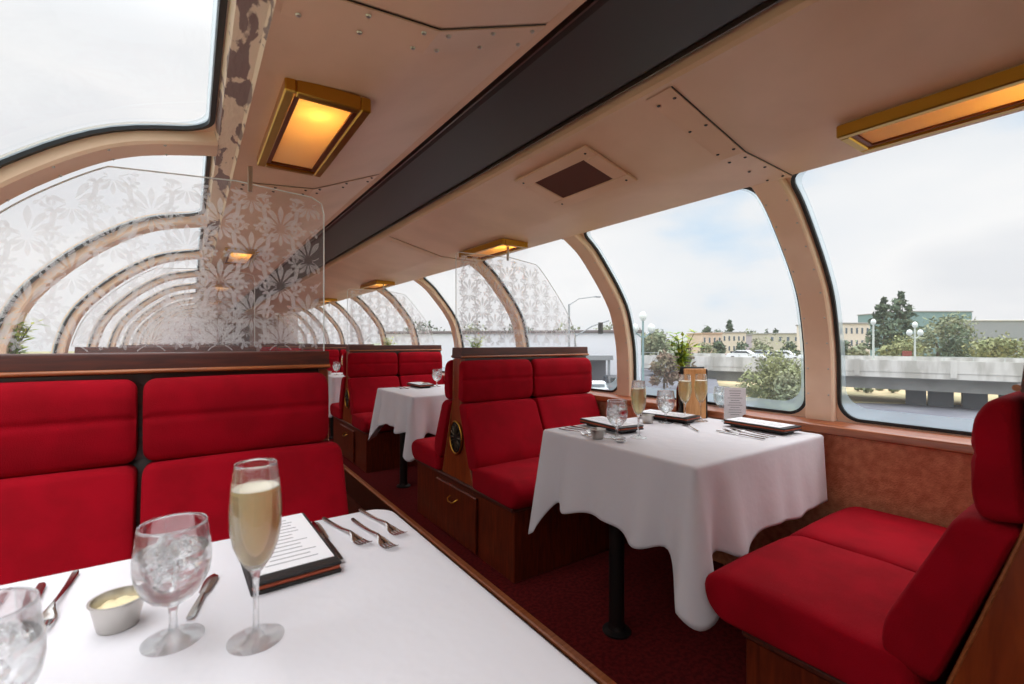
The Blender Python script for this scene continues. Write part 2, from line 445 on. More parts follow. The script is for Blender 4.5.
for i, y in enumerate(rR):
    if y > Y0+.1 and y < Y1: rib('r', y, n); n += 1
for a, b in zip(rR, rR[1:]):
    if a > Y0-.2 and b < Y1+.5: window('r', a, b, wn); wn += 1
for i, y in enumerate(rLft):
    if y > Y0+.1 and y < Y1: rib('l', y, n); n += 1
for a, b in zip(rLft, rLft[1:]):
    if a > Y0-.2 and b < Y1+.5: window('l', a, b, wn); wn += 1
# outer metal ledge under the panes
st(MB().box(2.30, 2.42, Y0, Y1, .70, .80).build('trim_60', M['seal']))
st(MB().box(-.82, -.70, Y0, Y1, .70, .80).build('trim_61', M['seal']))

# ------------------------------------------------------------------ banquettes
BW = .97
def make_banquette(BW=.97, sp_=.465, dp=.63, hx=.0, med=True):
    root = empty('banquette'); e = dp-.62
    MB().rbox(0, BW, -.57, .57, 0, .335, .004).build('base', M['wood'], root)
    MB().rbox(-.014, BW, -.575, .575, .336, .358, .006).build('base_moulding', M['wood_rail'], root)
    dm = MB().rbox(-.020, -.001, -.24, .24, .02, .315, .005); d = dm.build('door', M['wood'], root)
    h = MB(); h.tube([(-.021,-.045,.255),(-.040,-.043,.245),(-.046,-.025,.233),(-.046,.025,.233),(-.040,.043,.245),(-.021,.045,.255)], .0042, 8)
    h.build('handle', M['brass'], d, smooth=True)
    A = [(-.185,.359),(.185,.359),(.052,.80),(.044,1.045),(-.044,1.045),(-.052,.80)]
    sp = MB().prism(A, 0, .028, 'x').build('side_panel', wood_side, root)
    tr = MB()
    for s in (-1,1):
        tr.tube([(0,s*.181,.365),(0,s*.049,.80),(0,s*.041,1.04)], .004, 6)
    tr.build('panel_bead', M['wood_light'], sp)
    if med:
        md = MB(); n = 40
        rows = [[(x, r*.068*cos(2*pi*k/n), .595+r*.088*sin(2*pi*k/n)) for k in range(n)] for r, x in ((1,-.001),(.98,-.010),(.86,-.012),(.84,-.007),(.45,-.007),(.001,-.011))]
        md.grid(rows, closed=True); mo = md.build('medallion', M['bronze'], sp, smooth=30)
        md = MB()
        for k in range(12):
            a = 2*pi*k/12; md.tube([(-.010,.02*cos(a),.595+.024*sin(a)),(-.0125,.045*cos(a),.595+.054*sin(a)),(-.010,.062*cos(a),.595+.074*sin(a))], [.002,.006,.002], 6)
        md.build('medallion_relief', M['bronze2'], mo, smooth=True)
        MB().tube([(-.009,.071*cos(2*pi*k/48),.595+.091*sin(2*pi*k/48)) for k in range(49)], .0055, 8, cap=False).build('medallion_rim', M['brass'], mo, smooth=True)
    MB().prism([(-.16,.359),(.16,.359),(.042,.80),(.036,1.0465),(-.036,1.0465),(-.042,.80)], .029, BW, 'x').build('back_frame', M['wood_dark'], root)
    r = MB().prism(round_poly([(-.056,1.047),(.056,1.047),(.05,1.108),(-.05,1.108)], .006), -.004, BW, 'x').build('top_rail', M['wood_rail'], root, smooth=30)
    mb = MB()
    for s in (-1,1): mb.tube([(-.005, s*.060, 1.056),(BW, s*.060, 1.056)], .0065, 8)
    mb.build('rail_bead', M['wood_light'], r, smooth=True)
    for s in (-1,1):
        for x0, x1 in ((-.028,sp_-.003),(sp_+.003,BW-.015)):
            seat = round_poly([(s*.20,.362),(s*(.57+e),.350),(s*(.612+e),.385),(s*(.625+e),.450),(s*(.57+e),.488),(s*.40,.492),(s*.20,.475)], [.02,.03,.03,.045,.06,.05,.02], 4)
            pillow(MB(), seat, x0, x1, .035, bulge=.004).build('seat_cushion', M['velvet'], root, smooth=60)
            back = round_poly([(s*.176,.44),(s*.262,.455),(s*.262,.53),(s*.145,.79),(s*.125,.800),(s*.055,.794)], [.02,.04,.07,.03,.025,.01], 4)
            pillow(MB(), back, x0+.004, x1-.004, .028, bulge=.003).build('backrest', M['velvet'], root, smooth=60)
            head = round_poly([(s*.048,.808),(s*.108,.798),(s*.120,.840),(s*.122,.912),(s*.116,.928),(s*.122,.944),(s*.116,1.0),(s*.094,1.033),(s*.062,1.036)], [.01,.03,.04,.03,.010,.03,.04,.03,.015], 3)
            pillow(MB(), head, x0+.004+(hx if x0 < 0 else 0), x1-.004, .03, bulge=.003).build('headrest', M['velvet'], root, smooth=60)
    return root
wood_side = wood('side_mahogany', srgb(116,44,16), srgb(150,66,26), .35, 5, (6,6,1), .25)
M['bronze'] = mat('dark_bronze', srgb(52,44,38), .5, metal=.7, bump=.3, bscale=90)
M['bronze2'] = mat('bronze_relief', srgb(92,80,64), .45, metal=.8)
bq = make_banquette(); bqn = make_banquette(.97, .465, .69, 0, False); bql = make_banquette(1.0, .515, .60, .035)
RB = [.12+2.253*k for k in range(0, 6)]; LB = [1.77+2.24*k for k in range(0, 5)]
rl = ['red velvet banquette in the right foreground with its seat facing the window table',
      'red velvet banquette with round medallion behind the nearest right table',
      'red velvet banquette behind the second white table on the right',
      'red velvet banquette behind the third white table on the right',
      'second to last red velvet banquette on the right side',
      'farthest red velvet banquette on the right side of the aisle']
for k, y in enumerate(RB): place(bq if k else bqn, (1.25, y, 0), 0, rl[k], 'banquette', 'red velvet banquettes along the right windows')
ll = ['red velvet banquette behind the foreground table with champagne flute',
      'red velvet banquette directly behind the large etched screen on the left',
      'third red velvet banquette on the left, seen through the etched screen',
      'fourth red velvet banquette on the left side of the aisle',
      'farthest red velvet banquette on the left side of the aisle']
for k, y in enumerate(LB): place(bql, (.395, y, 0), pi, ll[k], 'banquette', 'red velvet banquettes along the left windows')

# ------------------------------------------------------------------ etched screens
def teardrop(mb, cx, cz, ang, ln, w, inside, curl=0, n=7):
    """flat leaf in XZ from (cx,cz) in direction ang"""
    L_, R_ = [], []
    for i in range(n+1):
        t = i/n; a = ang + curl*t
        if i == 0: px, pz = cx, cz
        else: px += cos(a)*ln/n; pz += sin(a)*ln/n
        ww = w*sin(pi*min(1, t**1.5))*.5 if i < n else 0
        L_.append((px-sin(a)*ww, pz+cos(a)*ww)); R_.append((px+sin(a)*ww, pz-cos(a)*ww))
    mx = sum(p[0] for p in L_)/len(L_); mz = sum(p[1] for p in L_)/len(L_)
    if not all(inside(*p) for p in (L_[0], L_[-1], L_[n//2], R_[n//2])): return
    for i in range(n):
        vs = [L_[i], L_[i+1], R_[i+1], R_[i]]; mb.add([(x, 0, z) for x, z in vs], [(0,1,2,3)])
def vine(mb, cx, cz, ang, ln, curl, w, inside, k, sd, leaves=5):
    """thin curling stem with pairs of petals along it"""
    px, pz, a = cx, cz, ang; n = 12; pts = [(px, pz, a)]
    for i in range(n):
        a += curl/n; px += cos(a)*ln/n; pz += sin(a)*ln/n; pts.append((px, pz, a))
    for (x0, z0, a0), (x1, z1, a1) in zip(pts, pts[1:]):
        if inside(x0, z0) and inside(x1, z1):
            mb.add([(x0-sin(a0)*w, 0, z0+cos(a0)*w), (x1-sin(a1)*w, 0, z1+cos(a1)*w), (x1+sin(a1)*w, 0, z1-cos(a1)*w), (x0+sin(a0)*w, 0, z0-cos(a0)*w)], [(0,1,2,3)])
    for j in range(1, leaves+1):
        x, z, a = pts[int(j*n/(leaves+1))+1]
        for s in (-1, 1): teardrop(mb, x, z, a+s*.85, (.026-.0015*j)*k, .0095*k, inside, curl=-s*.5)
    x, z, a = pts[-1]
    for q in (-.9, 0, .9): teardrop(mb, x, z, a+q, .020*k, .009*k, inside)
def motif(mb, cx, cz, k, ins):
    up = pi/2
    for a, l in ((-1.35,.040),(-.92,.052),(-.46,.060),(0,.064),(.46,.060),(.92,.052),(1.35,.040)):      # palmette of round tipped petals
        teardrop(mb, cx+sin(a)*.010*k, cz+cos(a)*.010*k, up-a, l*k, .0165*k, ins, curl=-.25*a)
    for a in (-.9,-.45,0,.45,.9):
        teardrop(mb, cx+sin(a)*.006*k, cz-.014*k, -up+a, (.046-.010*abs(a))*k, .012*k, ins, curl=.4*a)
    for s in (-1, 1):
        vine(mb, cx+s*.012*k, cz-.004*k, .15 if s > 0 else pi-.15, .100*k, s*1.9, .0016*k, ins, k, s, 4)
        vine(mb, cx+s*.012*k, cz-.008*k, -.35 if s > 0 else pi+.35, .105*k, -s*2.0, .0016*k, ins, k, s, 4)
def make_screen(side):
    """screen in its own XZ plane at y=0, z from 0 (rail top) upwards, x in world"""
    root = empty('acrylic_screen'); z0 = 1.108
    if side == 'l':
        out = [(.393,z0)] + [(.393,E+.46),(.385,E+.497),(.35,E+.515),(.12,E+.528)]
        cv = [p for p in LC]; xin = lambda p: (p.x+.010, E+p.y-.014)
        c = [xin(p) for p in cv if xin(p)[1] > z0 and xin(p)[1] < E+.51]; out += c + [(-.585, z0)]
    else:
        out = [(1.243,z0),(1.243,E+.50),(1.26,E+.515),(1.62,E+.520)]
        xin = lambda p: (p.x-.075, E+p.y-.055)
        c = [xin(p) for p in RC if xin(p)[1] > z0 and xin(p)[1] < E+.50]; out += c + [(2.17, z0)]
    mb = MB(); n = len(out)
    mb.add([(x, 0, z) for x, z in out], [tuple(range(n))])
    p = mb.build('panel', M['acrylic'], root)
    mb = MB(); mb.tube([(x, 0, z) for x, z in out], .0022, 6); mb.build('panel_edge', M['acrylic_edge'], root)
    def inside(x, z, mrg=.012):
        if z < z0+.004: return False
        ok = False; j = n-1
        for i in range(n):
            xi, zi = out[i]; xj, zj = out[j]
            if (zi > z) != (zj > z) and x < (xj-xi)*(z-zi)/(zj-zi)+xi: ok = not ok
            j = i
        if not ok: return False
        for i in range(n):
            a = Vector(out[i]); b = Vector(out[(i+1) % n]); q = Vector((x, z))
            if abs(a.y-z0) < .001 and abs(b.y-z0) < .001: continue
            ab = b-a; t = max(0, min(1, (q-a).dot(ab)/max(ab.length_squared, 1e-9)))
            if (a+ab*t-q).length < mrg: return False
        return True
    mb = MB(); k = 1.04; dx, dz = .176, .196
    xa = min(q[0] for q in out); row = 0; z = z0 + .03
    while z < E+.56:
        x = xa + (dx/2 if row % 2 else 0)
        while x < max(q[0] for q in out):
            motif(mb, x, z, k, inside); x += dx
        z += dz/2; row += 1
    mb.build('etched_pattern', M['etch'], root, fix=False)
    # clip holding the top of the screen
    cx = (1.60 if side == 'r' else .16); ct = E+.52
    MB().rbox(cx-.007, cx+.007, -.006, .006, ct-.02, ct+(.066 if side == 'l' else .085), .002).build('clip', M['steel_soft'], root)
    return root
# screens: y set by place
sr = make_screen('r'); sl = make_screen('l')
sn = ['above the foreground seat at the far right', 'on the medallion banquette behind the nearest right table', 'on the banquette behind the second white table', 'on the banquette behind the third white table', 'on the second to last right banquette', 'on the farthest right banquette']
for k, y in enumerate(RB): place(sr, (0, y, 0), 0, 'clear etched screen ' + sn[k], 'screen', 'etched screens on the right banquettes')
sn = ['large clear floral etched screen nearest the camera, on the left banquette', 'etched floral screen right behind the large near one on the left', 'third etched floral screen along the left windows', 'fourth etched floral screen along the left windows', 'farthest etched floral screen along the left windows']
for k, y in enumerate(LB): place(sl, (0, y, 0), 0, sn[k], 'screen', 'etched screens on the left banquettes')

# ------------------------------------------------------------------ ceiling lamps and vent
def make_lamp():
    root = empty('ceiling_lamp'); w, l = .084, .258
    mb = MB()
    for s in (-1,1):
        mb.rbox(s*w-.012 if s>0 else -w-.012, (w if s>0 else -w)+.012, -l-.012, l+.012, -.030, .006, .003)
        mb.rbox(-w+.0125, w-.0125, s*l-.012, s*l+.012, -.030, .006, .003)
    fr = mb.build('frame', M['brass'], root)
    mb = MB()
    for s in (-1,1):
        mb.box(s*(w-.018)-.006, s*(w-.018)+.006, -l+.012, l-.012, -.024, -.010)
        mb.box(-w+.0245, w-.0245, s*(l-.018)-.006, s*(l-.018)+.006, -.024, -.010)
    mb.build('inner_lip', mat('dark_brass', srgb(120,62,34), .4, metal=.6), fr)
    MB().box(-w+.012, w-.012, -l+.012, l-.012, -.018, -.014).build('diffuser', M['diffuser'], root)
    # bulb behind the diffuser, in the housing above
    MB().ball((0, -l*.60, .016), .011, 8, (1.6,2.6,1)).build('bulb', M['bulb'], root, smooth=True)
    mb = MB(); mb.add([(x, y, z) for x, y, z in ((-w,-l,-.010),(w,-l,-.010),(w,l,-.010),(-w,l,-.010),(-w,-l,.085),(w,-l,.085),(w,l,.085),(-w,l,.085))], [(4,5,6,7),(0,1,5,4),(1,2,6,5),(2,3,7,6),(3,0,4,7)])
    mb.build('housing', mat('lamp_housing', srgb(235,225,205), .6), root)
    return root
lamp = make_lamp()
lr = ['brass framed amber ceiling lamp at the top right above the near window', 'brass amber ceiling lamp above the nearest right etched screen', 'brass amber ceiling lamp second along the right side from the near screen', 'brass amber ceiling lamp third along the right side from the near screen', 'farthest brass amber ceiling lamp on the right']
for k in range(5): place(lamp, (1.605, LRY[k], E+.608), 0, lr[k], 'ceiling lamp', 'amber ceiling lamps')
l2 = ['large brass framed amber ceiling lamp above the left banquette', 'brass amber ceiling lamp seen through the near left etched screen', 'small amber ceiling lamp third along the left ceiling', 'small amber ceiling lamp fourth along the left ceiling', 'farthest amber ceiling lamp on the left ceiling']
for k in range(5): place(lamp, (.265, LLY[k], E+.587), 0, l2[k], 'ceiling lamp', 'amber ceiling lamps')
# openings are cut in the skins above each lamp by punching holes: housings sit in the void above
vt = empty('ceiling_vent', (1.285, 1.43, E+.667)); vt.rotation_euler.y = math.atan(.093/.38)
tag(vt, 'cream ceiling vent with rust coloured grille beside the charcoal channel', 'vent')
mb = MB()
for s in (-1,1):
    mb.rbox(s*.112-.030, s*.112+.030, -.22, .22, -.012, -.001, .003)
    mb.rbox(-.0815, .0815, s*.185-.035, s*.185+.035, -.012, -.001, .003)
mb.build('frame', M['cream'], vt)
MB().box(-.0815, .0815, -.1495, .1495, -.007, -.002).build('grille', M['grille'], vt)
mb = MB()
for x, y in ((-.112,-.19),(.112,-.19),(-.112,.19),(.112,.19)): mb.lathe([(.005,-.012),(.004,-.0145),(.0001,-.015)], 8, (x,y,0))
mb.build('screw', M['legblack'], vt)

# ------------------------------------------------------------------ tables and cloths
def make_table():
    root = empty('dining_table')
    MB().rbox(0, .882, -.37, .37, .71, .742, .004).build('tabletop', M['wood_dark'], root)
    MB().lathe([(.03,.012),(.03,.71)], 20, (.085,.03,0)).build('leg', M['legblack'], root, smooth=True)
    MB().lathe([(.055,.001),(.055,.008),(.034,.016),(.03,.03)], 24, (.085,.03,0)).build('leg_flange', M['legblack'], root, smooth=True)
    MB().rbox(.76, .88, -.30, .30, .66, .708, .004).build('wall_bracket', M['wood_dark'], root)
    return root
def make_cloth(seed, r=.018, x1=.893, drop=.27):
    """white cloth over a table whose aisle edge is x=0; wall edge hangs straight"""
    rnd = random.Random(seed); z = .7505; x0 = -.012; y0, y1 = -.382, .382
    per = []
    def seg(ax, ay, bx, by, nx, ny, side, n):
        for i in range(n):
            t = i/n; per.append([ax+(bx-ax)*t, ay+(by-ay)*t, nx, ny, side])
    def arc(cx, cy, a0, side, n=10):
        for i in range(n):
            a = a0 + pi/2*i/n; per.append([cx+r*cos(a), cy+r*sin(a), cos(a), sin(a), side])
    seg(x0, y1-r, x0, y0+r, -1, 0, 'aisle', 60); arc(x0+r, y0+r, pi, 'c0')
    seg(x0+r, y0, x1-r, y0, 0, -1, 'near', 70); arc(x1-r, y0+r, -pi/2, 'c1')
    seg(x1, y0+r, x1, y1-r, 1, 0, 'wall', 40); arc(x1-r, y1-r, 0, 'c2')
    seg(x1-r, y1, x0+r, y1, 0, 1, 'far', 70); arc(x0+r, y1-r, pi/2, 'c3')
    corners = [(x0,y0,0),(x0,y1,1),(x1,y0,2),(x1,y1,3)]
    ph = [rnd.uniform(0, 6) for _ in range(8)]
    T = 26; rows = []
    # top rows shrink to centre
    cx, cy = (x0+x1)/2, 0
    for q in (.02, .3, .6, .85, .95):
        rows.append([(cx+(p[0]-cx)*q, cy+(p[1]-cy)*q, z + .0006*sin(9*p[0]*q+ph[0])*sin(11*p[1]*q+ph[1])) for p in per])
    for k in range(4):
        a = pi/2*k/3; er = .010
        rows.append([(p[0]-p[2]*er*(1-sin(a)), p[1]-p[3]*er*(1-sin(a)), z-er*(1-cos(a))) for p in per])
    for j in range(1, T+1):
        t = j/T; row = []
        for p in per:
            d = min(sqrt((p[0]-x0)**2+(p[1]-c)**2) for c in (y0, y1)); fr = max(0, min(1, (x1-.01-p[0])/.22))
            Ld = drop + .215*exp(-d/.062) + .030*exp(-((d-.20)/.07)**2) - .018*exp(-((d-.11)/.04)**2) + .006*sin(p[0]*19+p[1]*15+ph[2])*fr
            og = t*fr*(.046*exp(-(d/.045)**2) - .034*exp(-((d-.11)/.045)**2) + .028*exp(-((d-.20)/.055)**2) - .012*exp(-((d-.32)/.06)**2))
            og += t*(.014+.014*fr) + t*.005*sin(p[0]*41+p[1]*37+ph[4])*fr
            og *= (0.15 if p[4] == 'wall' else 1)
            px = p[0]+p[2]*og; py = p[1]+p[3]*og
            if px > .905: px = .905
            row.append((px, py, z-.010-(Ld-.010)*t))
        rows.append(row)
    mb = MB().grid(rows, closed=True)
    o = len(mb.v); mb.f.append(tuple(range(len(per))))
    ob = mb.build('tablecloth', M['cloth'], smooth=True)
    so = ob.modifiers.new('s', 'SOLIDIFY'); so.thickness = .0015; so.offset = 1
    return ob
TX = 1.295
RT = [1.25+2.24*k for k in range(3)]
tb = make_table()
tn = ['nearest table on the right', 'second table on the right', 'third table on the right']
for k, y in enumerate(RT):
    place(tb, (TX, y, 0), 0, 'dark table on a single black leg under the white cloth, ' + tn[k], 'table', 'dining tables along the right windows')
    c = make_cloth(k+3, drop=(.27,.25,.25)[k]); c.location = (TX, y, 0)
    tag(c, ('white tablecloth with a long hanging corner on the nearest right table', 'white tablecloth on the second right table in front of the small banquette', 'white tablecloth on the farthest visible table beside the aisle')[k], 'tablecloth', 'white tablecloths')
FT = (.373, .70)   # foreground table: aisle edge x, centre y
t_ = place(tb, (FT[0]-.015, FT[1], 0), pi, 'dark table under the foreground white cloth', 'table'); t_.scale = (.95,.96,1)
c = make_cloth(11, r=.055); c.location = (FT[0], FT[1], 0); c.rotation_euler.z = pi; tag(c, 'large white tablecloth across the bottom left foreground', 'tablecloth', 'white tablecloths')
place(tb, (FT[0], FT[1]+2.24, 0), pi, 'dark table hidden behind the near left banquette', 'table')
c = make_cloth(12); c.location = (FT[0], FT[1]+2.24, 0); c.rotation_euler.z = pi; tag(c, 'white tablecloth on the left table behind the near banquette', 'tablecloth', 'white tablecloths')

# ------------------------------------------------------------------ tableware
Z = .7525
def wall_prof(outer, th, zb):
    """outer [(r,z)] bowl from the stem up; returns a closed wall profile of outer then inner downwards"""
    inner = [(max(r-th, .0001), z) for r, z in outer if z > zb]
    return outer + [(outer[-1][0]-th*.5, outer[-1][1]+th*.4)] + inner[::-1] + [(.0001, zb)]
def make_flute(fill=.198):
    root = empty('champagne_flute')
    foot = [(.0001,.0),(.033,.0),(.0335,.0015),(.028,.0035),(.012,.006),(.005,.011),(.0036,.02),(.0034,.06),(.0038,.078),(.006,.088)]
    bowl = [(.012,.096),(.020,.108),(.0265,.125),(.0300,.145),(.0308,.165),(.0300,.185),(.0280,.205),(.0255,.225),(.0248,.230)]
    MB().lathe(wall_prof(foot+bowl, .0011, .092), 40).build('glass', M['glass'], root, smooth=60)
    inn = [(r-.0013, z) for r, z in bowl if z < fill]
    liq = [(.0001,.0945)] + inn + [(.0277, fill), (.0001, fill)]
    MB().lathe(liq, 40).build('champagne', M['champagne'], root, smooth=60)
    rr = liq[-2][0]
    MB().lathe([(rr-.005,fill+.0004),(rr-.002,fill+.0016),(rr-.0004,fill+.0005)], 30).build('foam_ring', M['foam'], root, smooth=True)
    return root
def make_goblet(ice=True):
    root = empty('water_goblet')
    foot = [(.0001,.0),(.034,.0),(.0345,.0015),(.028,.0035),(.012,.006),(.006,.011),(.0048,.018),(.0046,.034),(.006,.044)]
    bowl = [(.013,.049),(.024,.056),(.034,.068),(.0405,.083),(.0430,.098),(.0428,.112),(.0405,.130),(.0385,.148),(.0380,.152)]
    MB().lathe(wall_prof(foot+bowl, .0014, .048), 40).build('glass', M['glass'], root, smooth=60)
    fill = .118
    liq = [(.0001,.0500)] + [(r-.0016, z) for r, z in bowl if z < fill] + [(.0402,fill),(.0001,fill)]
    MB().lathe(liq, 40).build('water', M['water'], root, smooth=60)
    rnd = random.Random(5); mb = MB()
    for i in range(11):
        a = rnd.uniform(0, 6.28); r = rnd.uniform(.002, .021); z = .085+.005*i*.9
        m = Matrix.Translation((r*cos(a), r*sin(a), min(z,.126))) @ Matrix.Rotation(rnd.uniform(0,3), 4, Vector((rnd.random(),rnd.random(),rnd.random())).normalized())
        mb.rbox(-.009,.009,-.008,.008,-.008,.008,.003,m)
    o = mb.build('ice', M['ice'], root, smooth=30); o['kind'] = 'stuff'
    return root
def make_ramekin(steel=True):
    root = empty('butter_ramekin')
    MB().lathe([(.0001,0),(.022,0),(.0228,.001),(.030,.036),(.0322,.0375),(.0322,.039),(.0292,.039),(.0287,.036),(.0215,.003),(.0001,.003)], 36).build('cup', M['steel_soft'], root, smooth=40)
    mb = MB(); mb.lathe([(.0001,.030),(.012,.031),(.0225,.0285),(.0262,.026),(.0230,.012),(.0001,.012)][::-1], 24)
    mb.v = [(x+.0015*sin(y*300), y, z+.0015*sin(x*400)) if z > .02 else (x,y,z) for x,y,z in mb.v]
    mb.build('butter', M['butter'], root, smooth=True); return root
def ribbon(mb, path, widths, th):
    """flat bar along Y-ish path of (y,z) with half-widths"""
    rows = []
    for (y, z), w in zip(path, widths):
        rows.append([(-w, y, z), (-w*.6, y, z+th), (w*.6, y, z+th), (w, y, z), (w*.6, y, z-th*.3), (-w*.6, y, z-th*.3)])
    o = len(mb.v); mb.grid(rows, closed=True); m = len(rows)
    mb.f.append(tuple(o+i for i in range(6))[::-1]); mb.f.append(tuple(o+(m-1)*6+i for i in range(6)))
def make_fork():
    mb = MB(); ribbon(mb, [(-.10,.004),(-.09,.003),(-.05,.0035),(-.01,.006),(.025,.010),(.04,.008),(.052,.004),(.062,.0025)], [.004,.0055,.0045,.003,.0025,.006,.0105,.0115], .0018)
    for i in range(4):
        x = -.0095 + i*.00633
        ribbon_x = [(.061,.0028),(.075,.003),(.088,.0055),(.097,.009)]
        o = len(mb.v); ribbon(mb, ribbon_x, [.0019,.0018,.0016,.0008], .0012)
        mb.v[o:] = [(v[0]+x, v[1], v[2]) for v in mb.v[o:]]
    return mb.build('fork', M['steel'], smooth=40)
def make_knife():
    mb = MB(); ribbon(mb, [(-.11,.004),(-.10,.004),(-.06,.0045),(-.012,.005),(0,.005)], [.005,.0065,.006,.0045,.004], .003)
    ribbon(mb, [(0,.004),(.012,.004),(.05,.004),(.085,.004),(.10,.004),(.108,.004)], [.004,.0085,.010,.0105,.008,.002], .0012)
    return mb.build('table_knife', M['steel'], smooth=40)
def make_spoon():
    mb = MB(); ribbon(mb, [(-.09,.004),(-.08,.003),(-.04,.0035),(0,.006),(.03,.009),(.042,.006)], [.004,.0055,.0045,.003,.0025,.003], .0018)
    rows = []
    for i in range(9):
        t = i/8; w = .0155*sqrt(max(0,1-(2*t-1)**2))+.0012; y = .040+.045*t
        rows.append([(w*cos(pi*k/8), y, .0075-.0055*sin(pi*k/8)*sin(pi*min(1,max(.05,t)))) for k in range(9)])
    mb.grid(rows); o = mb.build('spoon', M['steel'], smooth=60)
    so = o.modifiers.new('s','SOLIDIFY'); so.thickness = .001; return o
def make_menu():
    root = empty('menu_folder'); w, l = .0675, .138
    MB().rbox(-w, w, -l, l, .0, .006, .002).build('back_cover', M['leather'], root)
    MB().rbox(-w+.003, w-.002, -l+.002, l-.002, .0062, .013, .002).build('orange_edge', M['orange'], root)
    MB().rbox(-w, w, -l, l, .0132, .019, .002).build('front_cover', M['leather'], root)
    pg = MB().box(-w+.008, w-.006, -l+.024, l-.004, .0192, .0202).build('page', M['paper'], root)
    mb = MB(); rnd = random.Random(3)
    for i in range(13):
        y = l-.03-i*.0165; ww = rnd.uniform(.02,.045)
        mb.box(-ww, ww, y-.0016, y+.0016, .0203, .0204)
    mb.build('print', M['ink'], pg)
    return root
fl, gb, rk, fk, kn, sp_, mn = make_flute(), make_goblet(), make_ramekin(), make_fork(), make_knife(), make_spoon(), make_menu()
G = 'champagne flutes'; GW = 'water goblets'; GR = 'butter ramekins'; GF = 'forks'; GK = 'knives and spoons'; GM = 'menus'
# foreground table
place(fl, (.069,.69,Z), 0, 'tall champagne flute standing large in the foreground beside the menu', 'glass', G)
place(gb, (-.020,.75,Z), .4, 'iced water goblet between ramekin and flute on the foreground table', 'glass', GW)
place(gb, (-.155,.605,Z), 1.4, 'iced water goblet cut off at the bottom left corner', 'glass', GW)
place(rk, (-.083,.83,Z), 0, 'steel butter ramekin left of the goblet on the foreground table', 'ramekin', GR)
mo = place(mn, (.137,.945,Z), .03, 'black menu with orange edge behind the foreground flute', 'menu', GM)
def stick(proto, a, b, label, cat, grp, z=Z, ln=None):
    ax, ay = a; bx, by = b
    return place(proto, ((ax+bx)/2, (ay+by)/2, z), math.atan2(by-ay, bx-ax)-pi/2, label, cat, grp)
stick(fk, (.238,1.066), (.273,.880), 'fork nearest the foreground menu, leftmost of three', 'fork', GF)
stick(fk, (.288,1.025), (.308,.835), 'middle fork of three, set closest to the camera', 'fork', GF)
stick(fk, (.319,1.072), (.344,.885), 'fork of three nearest the rounded foreground table corner', 'fork', GF)
stick(kn, (.216,.84), (.213,1.06), 'dark reflecting knife along the right edge of the foreground menu', 'knife', GK)
stick(fk, (-.160,1.053), (-.168,.860), 'fork left of the ramekin on the foreground table', 'fork', GF)
stick(kn, (-.196,1.03), (-.185,.81), 'knife beside the lone fork at the bottom left', 'knife', GK)
stick(sp_, (-.235,1.04), (-.228,.86), 'spoon at the far left edge of the foreground table', 'spoon', GK)
bk = stick(kn, (.000,.80), (.028,.905), 'butter knife between the foreground goblet and flute', 'knife', GK); bk.scale = (.85,.6,.8)
# nearest right table
def R(name): return name
def onR(px, py, z=Z):
    """table point seen at a pixel; used once to read positions off the photo"""
    u, v = px-512, 341-py; s = (z-EYE)/v
    return (s*(466*.5664+u*.8241), s*(466*.8241-u*.5664))
def put(proto, px, py, rz, label, cat, grp, dz=0):
    x, y = onR(px, py); return place(proto, (x, y, Z+dz), rz, label, cat, grp)
put(gb, 617, 437, 1, 'water goblet nearest the aisle on the nearest right table', 'glass', GW)
put(fl, 638.5, 436.5, 0, 'champagne flute left of the bamboo holder, nearest the aisle', 'glass', G)
put(rk, 597.7, 437.5, 0, 'ramekin at the aisle end of the nearest right table', 'ramekin', GR)
put(rk, 647.7, 422, 0, 'ramekin beside the second goblet on the nearest right table', 'ramekin', GR)
put(gb, 665.7, 421.5, 2, 'water goblet in the middle of the nearest right table', 'glass', GW)
put(fl, 685, 421, 0, 'champagne flute in front of the bamboo holder, left of two', 'glass', G)
place(fl, (2.06,1.36,Z), 0, 'champagne flute in front of the bamboo holder, right of two', 'glass', G)
put(gb, 722, 415, 3, 'water goblet beside the small standing card', 'glass', GW)
put(rk, 737, 417, 0, 'ramekin below the small standing card by the window', 'ramekin', GR)
place(mn, (1.545, 1.47, Z+.012), -.10, 'menu facing the medallion banquette at the aisle end', 'menu', GM)
place(mn, (1.955, 1.475, Z+.012), .12, 'menu lying near the window left of the bamboo holder', 'menu', GM)
place(mn, (2.075, 1.075, Z+.012), -.05, 'menu at the window end, nearest the foreground seat', 'menu', GM)
nap = MB()
def make_napkin():
    mb = MB(); mb.rbox(-.045,.045,-.12,.12,0,.011,.005); mb.rbox(-.020,.020,-.128,.128,.001,.011,.005); return mb.build('napkin', M['leather'], smooth=30)
np_ = make_napkin()
place(np_, (1.545,1.47,Z), -.10, 'black napkin folded under the aisle end menu', 'napkin', 'black napkins')
place(np_, (1.955,1.475,Z), .12, 'black napkin folded under the menu left of the bamboo holder', 'napkin', 'black napkins')
place(np_, (2.075,1.075,Z), -.05, 'black napkin folded under the window end menu', 'napkin', 'black napkins')
stick(fk, (1.345,1.585), (1.35,1.39), 'fork at the far aisle corner of the nearest right table', 'fork', GF)
stick(fk, (1.385,1.59), (1.39,1.395), 'second fork from the aisle edge, nearest right table', 'fork', GF)
stick(kn, (1.425,1.60), (1.432,1.38), 'knife beside the aisle end menu', 'knife', GK)
stick(sp_, (1.335,1.38), (1.37,1.24), 'spoon lying beside the aisle end ramekin', 'spoon', GK)
stick(fk, (1.945,.95), (1.955,1.145), 'fork nearest the window end menu', 'fork', GF)
stick(fk, (1.905,.96), (1.915,1.155), 'middle fork left of the window end menu', 'fork', GF)
stick(kn, (1.865,.95), (1.88,1.17), 'knife on the open cloth left of the window forks', 'knife', GK)
